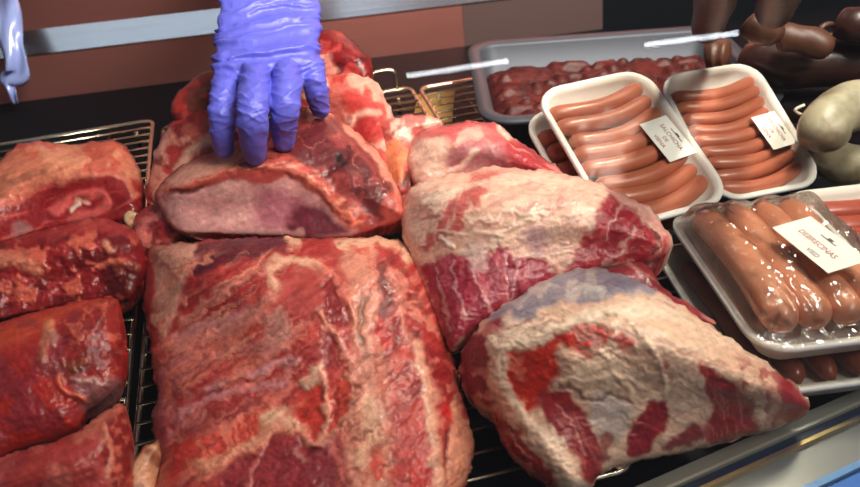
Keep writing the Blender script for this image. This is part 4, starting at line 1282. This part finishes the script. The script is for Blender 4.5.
# ------------------------------------------------------------------ the gloved hand
def hand_shells(k=1.0, arm=False):
    """closed shells of palm, fingers and wrist; k scales the girths"""
    mb = MB()

    def finger(js, rs):
        pts = np.array([P(a, b, z) for a, b, z in js]); pl = spline(pts, 6)
        rr = .94 * np.interp(np.linspace(0, 1, len(pl)), np.linspace(0, 1, len(rs)), rs) * k
        n = len(pl); tl = pl[-1] - pl[-2]; tl /= np.linalg.norm(tl); ex = []; er = []
        for a in (.45, .75, .93, .995):
            ex.append(pl[-1] + tl * rr[-1] * a); er.append(rr[-1] * math.sqrt(1 - a * a))
        mb.tube(np.vstack([pl, ex]), list(rr) + er, 16)

    finger([(236, 46, .146), (227, 84, .155), (222, 108, .150), (222, 130, .135), (224, 148, .118)], [.0120, .0112, .0103, .0098, .0088])
    finger([(258, 48, .149), (255, 86, .161), (253, 112, .157), (253, 136, .138), (255, 154, .119)], [.0125, .0122, .0116, .0110, .0100])
    finger([(286, 48, .148), (287, 84, .158), (285, 106, .153), (284, 124, .137), (284, 141, .120)], [.0122, .0117, .0109, .0104, .0094])
    finger([(299, 38, .150), (309, 64, .153), (314, 82, .147), (318, 96, .135), (320, 108, .122)], [.0122, .0110, .0098, .0092, .0085])
    finger([(245, 30, .155), (240, 66, .134), (242, 100, .118), (250, 120, .114)], [.013, .012, .010, .009])
    # palm and wrist: elliptical sections
    secs = [(268, -62, .232, 42, .026), (268, -30, .212, 47, .027), (267.5, 0, .195, 49.5, .0265), (266, 25, .183, 52, .0265), (265, 46, .1765, 53, .027), (263, 62, .1725, 51, .0255), (257, 76, .166, 44, .0215), (253, 92, .157, 38, .014)]
    if arm:
        secs = [(276, -190, .300, 40, .044), (272, -120, .257, 42, .038), (270, -90, .244, 40, .032)] + secs
    rings = []
    for cx, cy, z, hw, th in secs:
        c = P(cx, cy, z); l = P(cx - hw, cy + hw * .10, z - .004); r = P(cx + hw, cy - hw * .16, z - .006)
        ax = (r - l) / 2; cc = (l + r) / 2
        vw = np.array([0, 0, H]) - cc; vw /= np.linalg.norm(vw)
        up = np.cross(np.cross(ax, np.array([0, .35, 1.])), ax); up /= np.linalg.norm(up)
        kk = .9 if cy < -80 else k
        ring = []
        for i in range(28):
            a = 2 * math.pi * i / 28; ca, sa = math.cos(a), math.sin(a)
            ca = math.copysign(abs(ca) ** .8, ca); sa = math.copysign(abs(sa) ** .8, sa)
            ring.append(cc + ax * ca * kk + up * sa * th * kk * .62 - up * th * .3)
        rings.append(ring)
    mb.rings(rings)
    return mb


def fuse(mb, name, m, vox, it):
    o = mb.build(name, m)
    rm = o.modifiers.new('r', 'REMESH'); rm.mode = 'VOXEL'; rm.voxel_size = vox
    sm = o.modifiers.new('s', 'SMOOTH'); sm.factor = .5; sm.iterations = it
    bpy.context.view_layer.update()
    me = bpy.data.meshes.new_from_object(o.evaluated_get(bpy.context.evaluated_depsgraph_get()))
    o.modifiers.clear(); o.data = me; me.shade_smooth()
    if not me.materials:
        me.materials.append(m)
    return o


SKIN = simple('skin', (206, 150, 126), .5, noise=(60, .4, (190, 128, 106)), sub=.15)
GLOVE = simple('nitrile_glove', (92, 92, 200), .42, noise=(50, .35, (104, 104, 212)), bump=(180, .25, (1, 1, 1)))
body = fuse(hand_shells(.55, True), 'person', SKIN, .0024, 4)
tag(body, "person's forearm and hand in a blue violet glove, fingers pressing on the rolled cut", 'person')
glove = fuse(hand_shells(1.0, False), 'glove', GLOVE, .0010, 16)
glove.parent = body; glove['label'] = 'blue violet nitrile glove with fine wrinkles'
# wrinkles of the thin glove
me = glove.data; n = len(me.vertices)
co = np.empty(n * 3); me.vertices.foreach_get('co', co); co = co.reshape(-1, 3)
no = np.empty(n * 3); me.vertices.foreach_get('normal', no); no = no.reshape(-1, 3)
uu, vv_ = proj(co)
x = uu - 265; y = vv_
bend = y - .0016 * x * x * np.sign(60 - y) * .9 + .16 * x
wv = 9 * (2 * fbm(uu / 45, y / 30, 91, 3) - 1)
r1 = 1 - np.abs(2 * vn(uu / 70 + 3, (bend + wv) / 6.5, 93) - 1)
r2 = 1 - np.abs(2 * vn((uu + .9 * y) / 26, (y - .45 * uu + wv) / 8.5, 95) - 1)
r3 = 1 - np.abs(2 * vn((uu - .9 * y) / 26, (y + .45 * uu - wv) / 9.5, 97) - 1)
back = 1 - sstep(62, 96, y); fing = sstep(60, 80, y) * (1 - sstep(128, 142, y))
disp = back * .0044 * (r1 ** 1.7 - .35) + fing * (.0011 * (r2 ** 5) + .0011 * (r3 ** 5)) + .0004 * (2 * fbm(uu / 6, y / 6, 99, 2) - 1)
co = co + no * disp[:, None]
me.vertices.foreach_set('co', co.ravel()); me.update()
